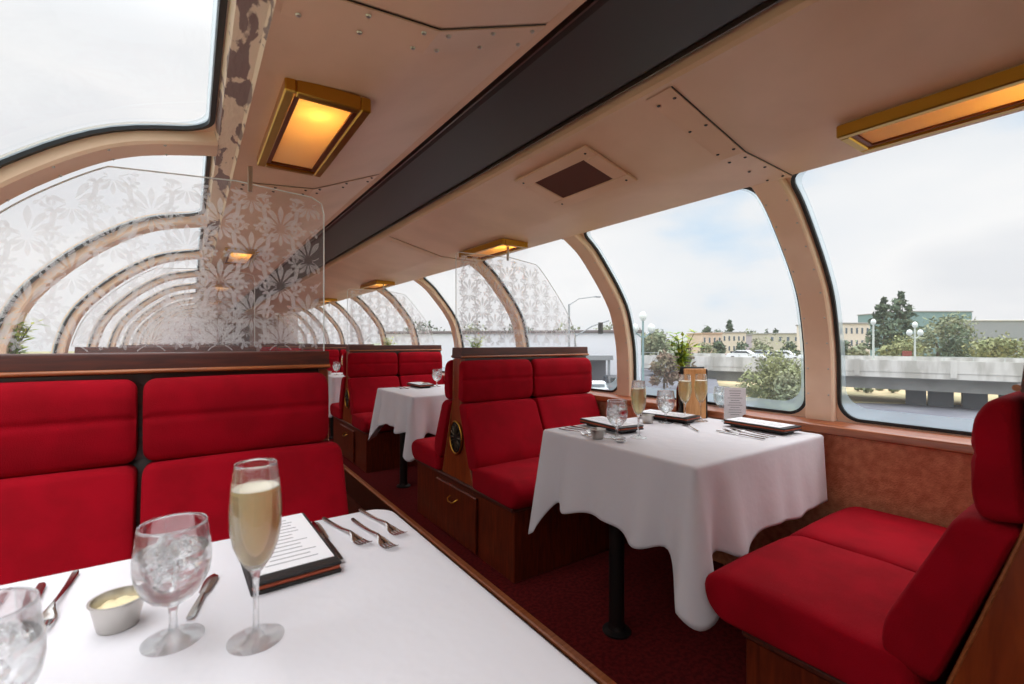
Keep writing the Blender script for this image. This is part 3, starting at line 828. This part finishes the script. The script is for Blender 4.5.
stick(sp_, (1.80,1.20), (1.90,1.34), 'spoon in the middle of the nearest right table', 'spoon', GK)
# bamboo holder with black menus
hd = empty('menu_holder', (2.125, 1.445, Z), -.62); tag(hd, 'bamboo fronted menu holder by the window with black boards', 'menu holder')
MB().rbox(-.058,.052,-.030,-.020,0,.252,.002).build('front_board', M['bamboo'], hd)
MB().rbox(-.060,.066,.024,.032,0,.258,.002).build('rear_board', M['leather'], hd)
MB().rbox(.053,.061,-.028,.022,0,.250,.002).build('side_board', M['leather'], hd)
MB().rbox(-.055,.050,-.018,.020,0,.012,.002).build('holder_base', M['bamboo'], hd)
MB().rbox(-.050,.048,-.010,-.002,.013,.246,.001).build('menu_board', M['leather'], hd)
MB().rbox(-.046,.045,.004,.012,.013,.240,.001).build('menu_board', M['paper'], hd)
# sign card in acrylic stand
cd = empty('card_stand', (2.172, 1.25, Z), -.72); tag(cd, 'small white printed card in a clear stand by the window', 'card')
MB().add([(-.058,0,.0),(.058,0,.0),(.058,.0,.185),(-.058,0,.185)], [(0,1,2,3)]).build('acrylic_sleeve', M['acrylic'], cd)
MB().rbox(-.058,.058,-.022,.022,0,.003,.001).build('stand_foot', M['acrylic_edge'], cd)
pc = MB().box(-.050,.050,.001,.002,.014,.165).build('paper_card', M['paper'], cd)
mb = MB(); rnd = random.Random(9)
for i in range(11):
    w = rnd.uniform(.02,.036); z = .150-i*.0115; mb.box(-w, w, .0002, .0008, z-.0014, z+.0014)
mb.build('print', M['ink'], pc)
# plant in a vase
def make_plant():
    root = empty('vase_plant')
    MB().lathe([(.0001,0),(.026,0),(.029,.01),(.029,.13),(.020,.165),(.017,.18),(.018,.215),(.022,.228),(.020,.228),(.016,.215),(.015,.18),(.018,.163),(.027,.13),(.027,.012),(.0001,.006)], 28).build('vase', M['vase'], root, smooth=40)
    rnd = random.Random(21); st_ = MB(); lv = MB()
    for i in range(9):
        a = rnd.uniform(0, 6.28); ln = rnd.uniform(.16,.29); lean = rnd.uniform(.04,.30)
        pts = [Vector((0,0,.05))]
        for k in range(1, 7):
            t = k/6; pts.append(Vector((cos(a)*lean*ln*t*t*1.3, sin(a)*lean*ln*t*t*1.3, .195+ln*t*(.9)+.01)))
        st_.tube(pts, [.0022]*6+[.001], 5)
        for k in range(1, 7):
            for q in range(4):
                if k < 2 and q > 1: continue
                b = rnd.uniform(0, 6.28); p = pts[k]; L_ = rnd.uniform(.038,.072); up = rnd.uniform(0,.9)
                d = Vector((cos(b), sin(b), up)).normalized(); s = d.cross(Vector((0,0,1))).normalized()*L_*.15
                q0 = p; q1 = p+d*L_*.35+s; q2 = p+d*L_; q2.z -= L_*.15; q3 = p+d*L_*.35-s; qm = p+d*L_*.5; qm.z += L_*.03
                lv.add([q0,q1,qm,q3,q2], [(0,1,2),(0,2,3),(1,4,2),(2,4,3)])
    st_.build('stems', mat('stem_green', srgb(86,110,44), .6), root); lv.build('leaves', M['leaf'], root, fix=False)
    return root
pl = make_plant()
place(pl, (2.158, 1.538, Z), 0, 'yellow green leafy sprig in a vase behind the bamboo holder', 'plant', 'plants in vases on the tables')
place(pl, (2.11, 3.66, Z), 1.4, 'leafy sprig on the second right table, seen through the etched screen', 'plant', 'plants in vases on the tables')
place(pl, (-.634, 2.85, .802), 2.6, 'bright green sprig at the left edge behind the near screen', 'plant', 'plants in vases on the tables')
place(pl, (2.11, 5.9, Z), 0.4, 'faint leafy sprig on the third right table behind two screens', 'plant', 'plants in vases on the tables')
# second right table
put(gb, 437, 385.5, 0, 'water goblet at the aisle side of the second right table', 'glass', GW)
put(gb, 458, 384.5, 0, 'water goblet half hidden by the medallion banquette', 'glass', GW)
put(rk, 426, 386.5, 0, 'ramekin on the second right table', 'ramekin', GR)
place(mn, (1.62, 3.75, Z+.012), 0, 'menu on the second right table', 'menu', GM)
place(np_, (1.62, 3.75, Z), 0, 'black napkin under the menu on the second right table', 'napkin', 'black napkins')
stick(fk, (1.42,3.83), (1.42,3.64), 'fork on the second right table', 'fork', GF)
stick(kn, (1.47,3.85), (1.47,3.63), 'knife on the second right table', 'knife', GK)
# third right table
put(gb, 336.5, 374, 0, 'water goblet on the farthest visible table', 'glass', GW)
put(fl, 344, 373.5, 0, 'champagne flute on the farthest visible table', 'glass', G)
put(rk, 329, 373.5, 0, 'ramekin on the farthest visible table', 'ramekin', GR)
place(mn, (1.66, 5.95, Z+.012), 0, 'menu on the farthest visible table', 'menu', GM)
place(np_, (1.66, 5.95, Z), 0, 'black napkin under the menu on the farthest visible table', 'napkin', 'black napkins')

# ------------------------------------------------------------------ outside
def W(px, D):
    u = px-512; return Vector((D*(.5664+u/466*.8241), D*(.8241-u/466*.5664), 0))
def zz(py, D): return EYE+(341-py)/466*D
GZ, PZ = -5.8, -3.9
asph = mat('asphalt', srgb(92,94,104), .85, bump=.2, bscale=8, col2=srgb(108,110,118), cscale=.3)
dry = mat('dry_grass', srgb(184,164,128), .95, col2=srgb(150,142,108), cscale=.25)
grn = mat('scrub_ground', srgb(124,128,92), .95, col2=srgb(166,156,116), cscale=.12)
conc = mat('concrete', srgb(212,211,207), .85, col2=srgb(176,174,168), cscale=.8, cdetail=8, stretch=(1,1,.25), bump=.1, bscale=3)
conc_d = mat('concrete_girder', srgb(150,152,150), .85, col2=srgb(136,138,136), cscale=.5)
def slab(name, pts, z, m, z2=None):
    mb = MB(); mb.prism([(p[0], p[1]) for p in pts], z-(.3 if z2 is None else z2), z, 'z'); o = mb.build(name, m); return st(o)
slab('ground', [(-400,-300),(500,-300),(500,500),(-400,500)], GZ-.3, grn)
slab('road', [W(800,6), W(1500,12), W(1160,60), W(980,56), W(700,66), W(640,40)], GZ-.15, asph, .1)
slab('ground', [W(700,57), W(1200,49), W(1200,100), W(700,130)], GZ-.05, dry, .1)
slab('parking_lot', [W(380,30), W(640,18), W(726,38), W(712,90), W(380,140)], PZ, asph, 1.8)
# overpass
bd = empty('overpass_bridge'); tag(bd, 'pale concrete overpass crossing outside the right windows', 'bridge')
A = W(640, 70); B = W(1200, 38.5); dv = (B-A).normalized(); nv = Vector((-dv.y, dv.x, 0))
if nv.dot(A) < 0: nv = -nv
def bbox(t0, t1, n0, n1, z0, z1, name, m, par=bd, mbx=None):
    mb = mbx or MB(); c = [A+dv*t0+nv*n0, A+dv*t1+nv*n0, A+dv*t1+nv*n1, A+dv*t0+nv*n1]
    mb.prism([(p.x, p.y) for p in c], z0, z1, 'z')
    return mb.build(name, m, par) if mbx is None else mb
Lb = (B-A).length
bbox(0, Lb, 0, .35, -2.15, -.85, 'parapet', conc); bbox(0, Lb, 11, 11.35, -2.0, -.75, 'parapet', conc)
bbox(0, Lb, .36, 10.9, -2.9, -1.45, 'deck', conc_d)
bbox(0, Lb, .05, .34, -2.75, -2.16, 'fascia', conc)
bbox(2, Lb, 1.2, 9.8, -4.15, -2.91, 'girder', conc_d)
mb = MB()
for t in range(2, int(Lb), 8): bbox(t, t+.5, -.08, .0, -2.6, -.75, '', None, mbx=mb)
mb.build('parapet_pilaster', conc, bd)
mb = MB()
for k in range(int(Lb/2.2)): bbox(.5+k*2.2, .58+k*2.2, .1, .2, -.85, -.42, '', None, mbx=mb)
bbox(0, Lb, .12, .18, -.46, -.40, '', None, mbx=mb); mb.build('railing', mat('rail_grey', srgb(190,195,192), .6), bd)
tree_later = []
def tpos(px):
    for t in range(0, 2000):
        p = A+dv*(Lb*t/2000); f = p.x*.5664+p.y*.8241; r = p.x*.8241-p.y*.5664
        if 512+466*r/f > px: return Lb*t/2000
    return Lb
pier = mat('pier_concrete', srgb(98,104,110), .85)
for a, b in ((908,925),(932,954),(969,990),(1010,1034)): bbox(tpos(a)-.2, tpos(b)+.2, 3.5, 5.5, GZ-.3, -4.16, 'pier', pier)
# street lamps on the bridge, and teal lamp posts
teal = mat('teal_paint', srgb(128,156,160), .5)
def street_lamp(p, z0, h, label, two=True, m=teal, rad=.09):
    r = empty('street_lamp', (p.x, p.y, z0)); tag(r, label, 'street lamp', 'street lamps outside')
    MB().lathe([(rad*2,0),(rad*2,.4),(rad,.6),(rad*.7,h),(rad*.7,h+.1)], 10).build('pole', m, r)
    if two:
        MB().tube([(-.45,.3,h-.9),(0,0,h-1.3),(.45,-.3,h-.9)], .05, 6).build('arm', m, r)
        for sx in (-.5, .5): MB().ball((sx, -sx*.66, h-.6), .28, 6, (1,1,1.2)).build('lantern', mat('lantern_glass', srgb(225,232,232), .3), r, smooth=True)
    MB().ball((0,0,h+.25), .26, 6, (1,1,1.3)).build('lantern', mat('lantern_glass', srgb(225,232,232), .3), r, smooth=True)
q = A+dv*tpos(873)+nv*.7; street_lamp(q, -1.44, 4.6, 'pale lamp post on the overpass before the dark conifers', False, mat('pale_pole', srgb(196,204,198), .5), .12)
q = A+dv*tpos(915)+nv*.7; street_lamp(q, -1.44, 4.2, 'twin lantern lamp post on the overpass before the broad tree', True, mat('pale_pole', srgb(196,204,198), .5), .1)
street_lamp(W(643,33), PZ, 6.6, 'teal lamp post with lanterns beside the window rib', True, teal, .1)
def mast_arm():
    r = empty('traffic_signal', (*W(569,50)[:2], PZ)); tag(r, 'tall grey street light mast above the white building', 'street lamp', 'street lamps outside')
    g = mat('galvanised', srgb(150,156,160), .5)
    MB().lathe([(.14,0),(.10,9.1)], 8).build('pole', g, r)
    MB().tube([(0,0,9.0),(1.0,-.5,9.7),(2.6,-1.3,9.95)], .06, 6).build('arm', g, r)
    MB().rbox(2.4,3.1,-1.7,-1.3,9.85,10.0,.05).build('lamp_head', g, r)
    r = empty('traffic_signal', (*W(575,49)[:2], PZ)); tag(r, 'traffic signal hanging from a long sloping arm before the white building', 'traffic signal')
    MB().lathe([(.12,0),(.09,6.0)], 8).build('pole', g, r)
    e = W(609,49)-W(575,49)
    MB().tube([(0,0,5.6),(e.x*.5,e.y*.5,6.7),(e.x,e.y,7.3)], .07, 6).build('arm', g, r)
    d = W(600.5,49)-W(575,49)
    MB().rbox(d.x-.2,d.x+.2,d.y-.2,d.y+.2,5.9,7.1,.04).build('signal_head', M['legblack'], r)
mast_arm()
# cars
def car(p, z, rz, m, label, suv=False):
    r = empty('car', (p.x, p.y, z), rz); tag(r, label, 'car', 'cars outside'); h = 1.75 if suv else 1.45
    prof = [(-2.2,.35),(-2.25,.75),(-2.05,1.0 if not suv else 1.1),(-1.5,1.02 if not suv else h-.05),(-.9,h),(.4,h),(1.1,1.0),(2.1,.85),(2.25,.6),(2.2,.35)]
    rows = []
    for y in (-.88,-.80,-.62,.62,.80,.88):
        w = {.88:.0,.80:.9,.62:1}[abs(y)]; rows.append([(x*(.985 if w==0 else 1), y, z_ if z_<.9 or w else min(z_,.95)) for x, z_ in prof])
    mb = MB(); mb.grid(rows); n_ = len(prof)
    mb.f += [tuple(range(n_)), tuple(range(5*n_, 6*n_))]
    mb.build('body', m, r, smooth=30)
    gl = mat('car_glass', srgb(50,58,66), .1); mb = MB()
    for s in (-1,1):
        mb.prism([(-1.45,1.0),(.85,1.0),(.35,h-.1),(-1.0,h-.1)], s*.80, s*.86, 'y')
    mb.box(-2.12 if suv else -1.75, -1.50 if suv else -1.2, -.6, .6, 1.05, h-.15)
    mb.build('windows', gl, r)
    for x in (-1.35,1.35):
        for s in (-1,1):
            w = MB(); o = len(w.v); w.lathe([(.33,-.1),(.33,.1)], 16); w.v = [(x+a, s*.82+c_, .33+b_) for a, b_, c_ in w.v]; w.build('wheel', M['legblack'], r)
    for s in (-1,1): MB().box(-2.28,-2.2,s*.7-.12,s*.7+.12,.75,.9).build('tail_light', mat('tail_red', srgb(150,30,30), .3), r)
wc = mat('white_car', srgb(232,234,236), .3); bc = mat('black_car', srgb(46,50,56), .3); gc = mat('grey_car', srgb(170,176,182), .3)
ba = math.atan2(dv.y, dv.x)
fw = radians(55.5)
for k_, (px, w_, yt, kd) in enumerate(((706,20,338,'sage'),(719,16,335,'dark'),(741,18,337,'dark'),(762,24,333,'sage'),(789,22,336,'dark'),(846,16,336,'dark'))):
    tree_later.append((px, 100, yt, w_, kd, k_))
car(W(594.5,43), PZ, fw, wc, 'white car parked in front of the white building')
car(W(613,46.5), PZ, fw, bc, 'black SUV parked beside the white car', True)
for px, m_, lb in ((738,wc,'white sedan on the overpass above the bushes'),(752,gc,'silver car following the white sedan on the overpass'),(779,wc,'white car at the right end of the overpass traffic')):
    q = A+dv*tpos(px)+nv*(3.5 if px != 752 else 6.5); car(q, -1.44, ba, m_, lb)
# buildings
def building(px0, px1, D, ytop, z0, m, label, rows=0, cols=0, depth=12, roof=None, wx=None, D1=None):
    a = W(px0, D); b = W(px1, D1 or D); zt = zz(ytop, D); r = empty('building', (a.x, a.y, z0), math.atan2(b.y-a.y, b.x-a.x)); ln = (b-a).length
    if label: tag(r, label, 'building')
    MB().box(0, ln, 0, depth, 0, zt-z0).build('walls', m, r)
    MB().rbox(-.25, ln+.25, -.25, depth+.2, zt-z0+.01, zt-z0+.35, .05).build('roof', roof or M['roofg'], r)
    H = zt-z0
    for i in range(rows):
        for j in range(cols):
            cx = ln*(j+.5)/cols; cz = H-1.6-i*(2.9)
            if cz < .8: continue
            w = MB().box(cx-.42*min(1.2,ln/cols/2), cx+.42*min(1.2,ln/cols/2), -.06, -.005, cz-.75, cz+.75).build('window_frame', mat('bwin', srgb(220,218,210), .5), r)
            MB().box(cx-.36*min(1.2,ln/cols/2), cx+.36*min(1.2,ln/cols/2), -.09, -.061, cz-.68, cz+.68).build('glazing', mat('bglass', srgb(92,104,118), .2), w)
    return r
M['roofg'] = mat('grey_roof', srgb(150,150,150), .8)
crm = mat('cream_stucco', srgb(216,208,198), .85); wht = mat('white_stucco', srgb(228,230,236), .85); tl = mat('teal_cladding', srgb(118,146,150), .6); gy = mat('grey_cladding', srgb(140,146,152), .7)
building(833, 870, 110, 323, GZ, crm, 'cream building with two rows of windows beside the rib', 3, 7, 14)
building(904, 972, 150, 311, GZ, tl, 'flat teal building rising behind the conifers', 0, 0, 20)
building(974, 1030, 118, 320, GZ, gy, 'long grey building at the right edge', 0, 0, 8, mat('pale_roof', srgb(200,200,200), .6))
wb = building(380, 641, 62, 333, PZ, wht, 'long white building behind the parked cars', 0, 0, 12, mat('dark_parapet', srgb(112,104,104), .8), D1=54)
aw = empty('awning', (*W(583,50)[:2], PZ), radians(-34.5)); tag(aw, 'low grey entrance awning on posts before the white building', 'awning')
MB().box(-1.8,3.2,-.2,3.5,3.1,3.6).build('canopy', mat('awning_grey', srgb(142,146,150), .7), aw)
MB().box(-1.6,2.9,2.2,3.2,0,3.0).build('entrance_wall', mat('awning_wall', srgb(120,122,128), .7), aw)
for x in (-1.6,.6,2.8): MB().box(x-.12,x+.12,0,.24,0,3.1).build('post', gy, aw)
building(702, 722, 120, 333, GZ, mat('pink_stucco', srgb(206,186,172), .85), 'low pinkish house beyond the overpass', 1, 4, 10, mat('tile_roof', srgb(176,150,132), .8))
building(722, 746, 135, 332, GZ, mat('stucco2', srgb(208,200,188), .85), 'cream house beyond the white cars', 2, 5, 10)
building(768, 800, 150, 333, GZ, mat('yellow_stucco', srgb(188,184,172), .85), 'yellowish house behind the olive bush', 1, 4, 10)
building(753, 768, 160, 334, GZ, mat('lilac_stucco', srgb(172,164,176), .85), 'small greyish house between cream and yellow ones', 1, 3, 10)
# hill
hl = MB(); rows = []
for j in range(6):
    row = []
    for i in range(81):
        px = 150+i*15; D = 260+j*40; p = W(px, D); h = (6.5+2.5*sin(i*.35)+1.5*sin(i*.9))*sin(pi*min(1,(j+.3)/5)*.9)
        row.append((p.x, p.y, GZ+h+(.6 if j else -1)))
    rows.append(row)
st(hl.grid(rows).build('ground', mat('hill_green', srgb(128,136,116), .95, col2=srgb(150,152,128), cscale=.05), smooth=True))
# trees
def crown(mb, c, rad, n, ls, rnd, hollow=.55):
    for i in range(n):
        d = Vector((rnd.gauss(0,1), rnd.gauss(0,1), rnd.gauss(0,1))).normalized(); t = hollow+(1-hollow)*rnd.random()
        p = Vector((c[0]+d.x*rad[0]*t, c[1]+d.y*rad[1]*t, c[2]+d.z*rad[2]*t))
        a = Vector((rnd.gauss(0,1), rnd.gauss(0,1), rnd.gauss(0,1))).normalized(); b = a.cross(d).normalized() if a.cross(d).length > .01 else Vector((1,0,0))
        l = ls*rnd.uniform(.6,1.3)
        mb.add([p-a*l, p+b*l*.5, p+a*l, p-b*l*.5], [(0,1,2,3)])
leafm = {
 'dark': mat('foliage_dark', srgb(74,92,76), .9, col2=srgb(96,112,88), cscale=.7),
 'olive': mat('foliage_olive', srgb(120,130,88), .9, col2=srgb(148,152,108), cscale=.7),
 'sage': mat('foliage_sage', srgb(120,132,104), .9, col2=srgb(142,146,116), cscale=.7),
 'brown': mat('foliage_brown', srgb(134,112,98), .9, col2=srgb(116,112,88), cscale=.7),
}
bark = mat('bark', srgb(92,80,70), .9)
def tree(px, D, z0, ytop, wpx, kind, label, seed, conifer=False, n=900, low=.25, name='tree', grp='trees and bushes outside'):
    p = W(px, D); top = zz(ytop, D); H = top-z0; w = wpx/466*D/2; rnd = random.Random(seed)
    r = empty(name, (p.x, p.y, z0)); tag(r, label, 'tree' if name == 'tree' else 'bush', grp)
    MB().tube([(0,0,0),(.05*w,0,H*.4),(0,.05*w,H*(.85 if conifer else .6))], [max(.12,w*.08), max(.09,w*.05), .04], 7).build('trunk', bark, r)
    mb = MB(); ls = max(.12, D*.0042)
    if conifer:
        for k in range(11):
            t = k/10; zc = H*(.16+.80*t); rr = w*(1-t)**.6*1.15+.3
            for q in range(7):
                a = rnd.uniform(0,6.28); crown(mb, (cos(a)*rr*.55, sin(a)*rr*.55, zc), (rr*.55, rr*.55, H*.05), int(n/77), ls*1.3, rnd, .3)
    else:
        for k in range(11):
            a = rnd.uniform(0,6.28); t = rnd.random(); zc = H*(low+(1-low)*(.25+.55*t)); rr = w*(.75 if t < .7 else .45)*rnd.random()**.5
            s = w*rnd.uniform(.34,.52); crown(mb, (cos(a)*rr, sin(a)*rr, zc), (s, s, min(s*.9, H*.2)), int(n/12), ls, rnd)
        crown(mb, (0,0,H*(low+.5*(1-low))), (w*.8,w*.8,H*(1-low)*.46), int(n/4), ls, rnd, .4)
    mb.build('foliage', leafm[kind], r, fix=False)
tree(884, 90, GZ, 297, 40, 'dark', 'dark conifer with a broad crown outside the right window', 1, True, 1500)
tree(901, 96, GZ, 291, 36, 'dark', 'tallest dark pointed conifer outside the right window', 2, True, 1500)
tree(938, 84, GZ, 309, 64, 'sage', 'broad grey green tree in front of the teal building', 3, False, 1800, .1)
tree(962, 78, GZ, 318, 40, 'dark', 'dark round tree right of the broad grey green one', 4, False, 1100, .1)
tree(996, 70, GZ, 324, 46, 'olive', 'olive bushy tree at the right edge beyond the overpass', 5, False, 1600, .05)
tree(857, 85, GZ, 334, 22, 'sage', 'low bushy tree before the cream building', 6, False, 800, .05)
tree(903, 76, GZ, 330, 38, 'olive', 'low olive tree under the conifers beyond the overpass', 7, False, 900, .05)
tree(1040, 75, GZ, 328, 40, 'olive', 'olive tree past the right edge of the window', 8, False, 900, .05)
tree(774, 30, GZ, 328, 74, 'olive', 'large olive bush filling the lower right of the middle window', 9, False, 5200, .0, 'bush')
tree(790, 27, GZ, 352, 44, 'sage', 'grey green bush leaning against the window rib', 10, False, 3200, .0, 'bush')
tree(664, 46, PZ, 344, 30, 'brown', 'brown leafed shrub beside the teal lamp post', 11, False, 1500, .0, 'bush')
tree(684, 50, PZ, 338, 26, 'brown', 'brownish green shrub behind the table plant', 12, False, 1300, .0, 'bush')
tree(655, 80, PZ, 326, 40, 'sage', 'round green tree behind the brown shrubs', 13, False, 1500, .1)
tree(707, 140, GZ, 321, 14, 'dark', 'round dark tree above the pinkish house', 14, False, 500, .2)
tree(729, 150, GZ, 320, 13, 'dark', 'pointed dark tree above the cream house', 15, True, 500)
tree(718, 150, GZ, 326, 18, 'dark', 'small dark tree between the two house top trees', 16, False, 500, .2)
tree(748, 170, GZ, 326, 26, 'sage', 'spreading tree behind the greyish house', 17, False, 600, .2)
tree(766, 175, GZ, 326, 9, 'dark', 'slim tree left of the yellowish house', 18, False, 300, .3)
tree(775, 172, GZ, 325, 8, 'dark', 'slim tree rising over the yellowish house', 19, False, 300, .3)
for k, (px, w, kd) in enumerate(((420,60,'dark'),(470,50,'sage'),(520,60,'dark'),(565,50,'sage'),(605,50,'sage'),(632,40,'olive'))):
    tree(px, 95, GZ, 318+(k%3)*2, w, kd, ('dark tree over the white building roof, leftmost', 'grey green tree second from left over the white roof', 'dark tree above the medallion banquette screen', 'tree behind the tall street light mast', 'tree behind the hanging traffic signal', 'olive tree between the signal and the window rib')[k], 30+k, False, 1000, .1)
for k, (px, D, yt) in enumerate(((858,66,378),(868,64,381),(880,67,379),(893,64,382),(946,62,384))):
    tree(px, D, GZ, yt+4, 9, 'sage', ('tiny shrub in dry grass nearest the rib', 'second tiny shrub in dry grass from the rib', 'third tiny shrub in dry grass from the rib', 'tiny shrub in dry grass left of the first pier', 'tiny shrub in dry grass between the piers')[k], 50+k, False, 160, 0, 'bush')
for px, D, yt, w_, kd, k_ in tree_later:
    tree(px, D, GZ, yt, w_, kd, ('low tree before the pinkish house', 'dark low tree between the pinkish and cream houses', 'dark low tree at the right corner of the cream house', 'sage green tree before the small greyish house', 'dark low tree before the yellowish house', 'dark low tree left of the cream windowed building')[k_], 70+k_, False, 420, .1)
# red sign spots
MB().box(-.7,.7,-.1,.1,-.6,.5).build('sign_board', mat('red_sign', srgb(130,66,62), .6)); sg = bpy.data.objects['sign_board']
q = W(907,74); sg.location = (q.x, q.y, zz(353,74)); sg.rotation_euler.z = radians(-34); tag(sg, 'small red panel below the conifers beyond the overpass', 'sign')

# ------------------------------------------------------------------ sky
w = bpy.data.worlds.new('sky'); sc.world = w; w.use_nodes = True; N = w.node_tree.nodes; L = w.node_tree.links
bg = N['Background']; tc = N.new('ShaderNodeTexCoord'); mp = N.new('ShaderNodeMapping'); mp.inputs['Scale'].default_value = (1,1,2.6)
n1 = N.new('ShaderNodeTexNoise'); n1.inputs['Scale'].default_value = 1.7; n1.inputs['Detail'].default_value = 7; n1.inputs['Roughness'].default_value = .5
L.new(tc.outputs['Generated'], mp.inputs[0]); L.new(mp.outputs[0], n1.inputs['Vector'])
rp = N.new('ShaderNodeValToRGB'); el = rp.color_ramp.elements
el[0].position = .30; el[0].color = (.62,.78,.94,1); el[1].position = .40; el[1].color = (.88,.90,.93,1)
e2 = el.new(.56); e2.color = (.97,.965,.97,1); e3 = el.new(.70); e3.color = (.84,.85,.88,1)
L.new(n1.outputs[0], rp.inputs[0]); L.new(rp.outputs[0], bg.inputs[0])
sx = N.new('ShaderNodeSeparateXYZ'); L.new(tc.outputs['Generated'], sx.inputs[0])
mr = N.new('ShaderNodeMapRange'); mr.inputs[1].default_value = .45; mr.inputs[2].default_value = .95; mr.inputs[3].default_value = .86; mr.inputs[4].default_value = 4.5
mr.interpolation_type = 'SMOOTHSTEP'
L.new(sx.outputs[2], mr.inputs[0]); L.new(mr.outputs[0], bg.inputs[1])   # an overcast sky is brightest overhead

# ------------------------------------------------------------------ camera
cam = bpy.data.cameras.new('camera'); co = bpy.data.objects.new('camera', cam); C.objects.link(co); sc.camera = co
cam.sensor_width = 36; cam.lens = 466/1024*36; cam.clip_start = .02; cam.clip_end = 2000
co.location = (0,0,EYE); co.rotation_euler = (radians(90), 0, -math.atan2(.5664,.8241))
cam.dof.use_dof = True; cam.dof.focus_distance = 2.2; cam.dof.aperture_fstop = 5.6
sc.view_settings.view_transform = 'Standard'; sc.view_settings.look = 'None'; sc.view_settings.gamma = 1; sc.view_settings.use_curve_mapping = False
sc.view_settings.exposure = .2
sc.cycles.transparent_max_bounces = 40; sc.cycles.max_bounces = 14; sc.cycles.transmission_bounces = 14; sc.cycles.diffuse_bounces = 6
sc.cycles.sample_clamp_indirect = 6
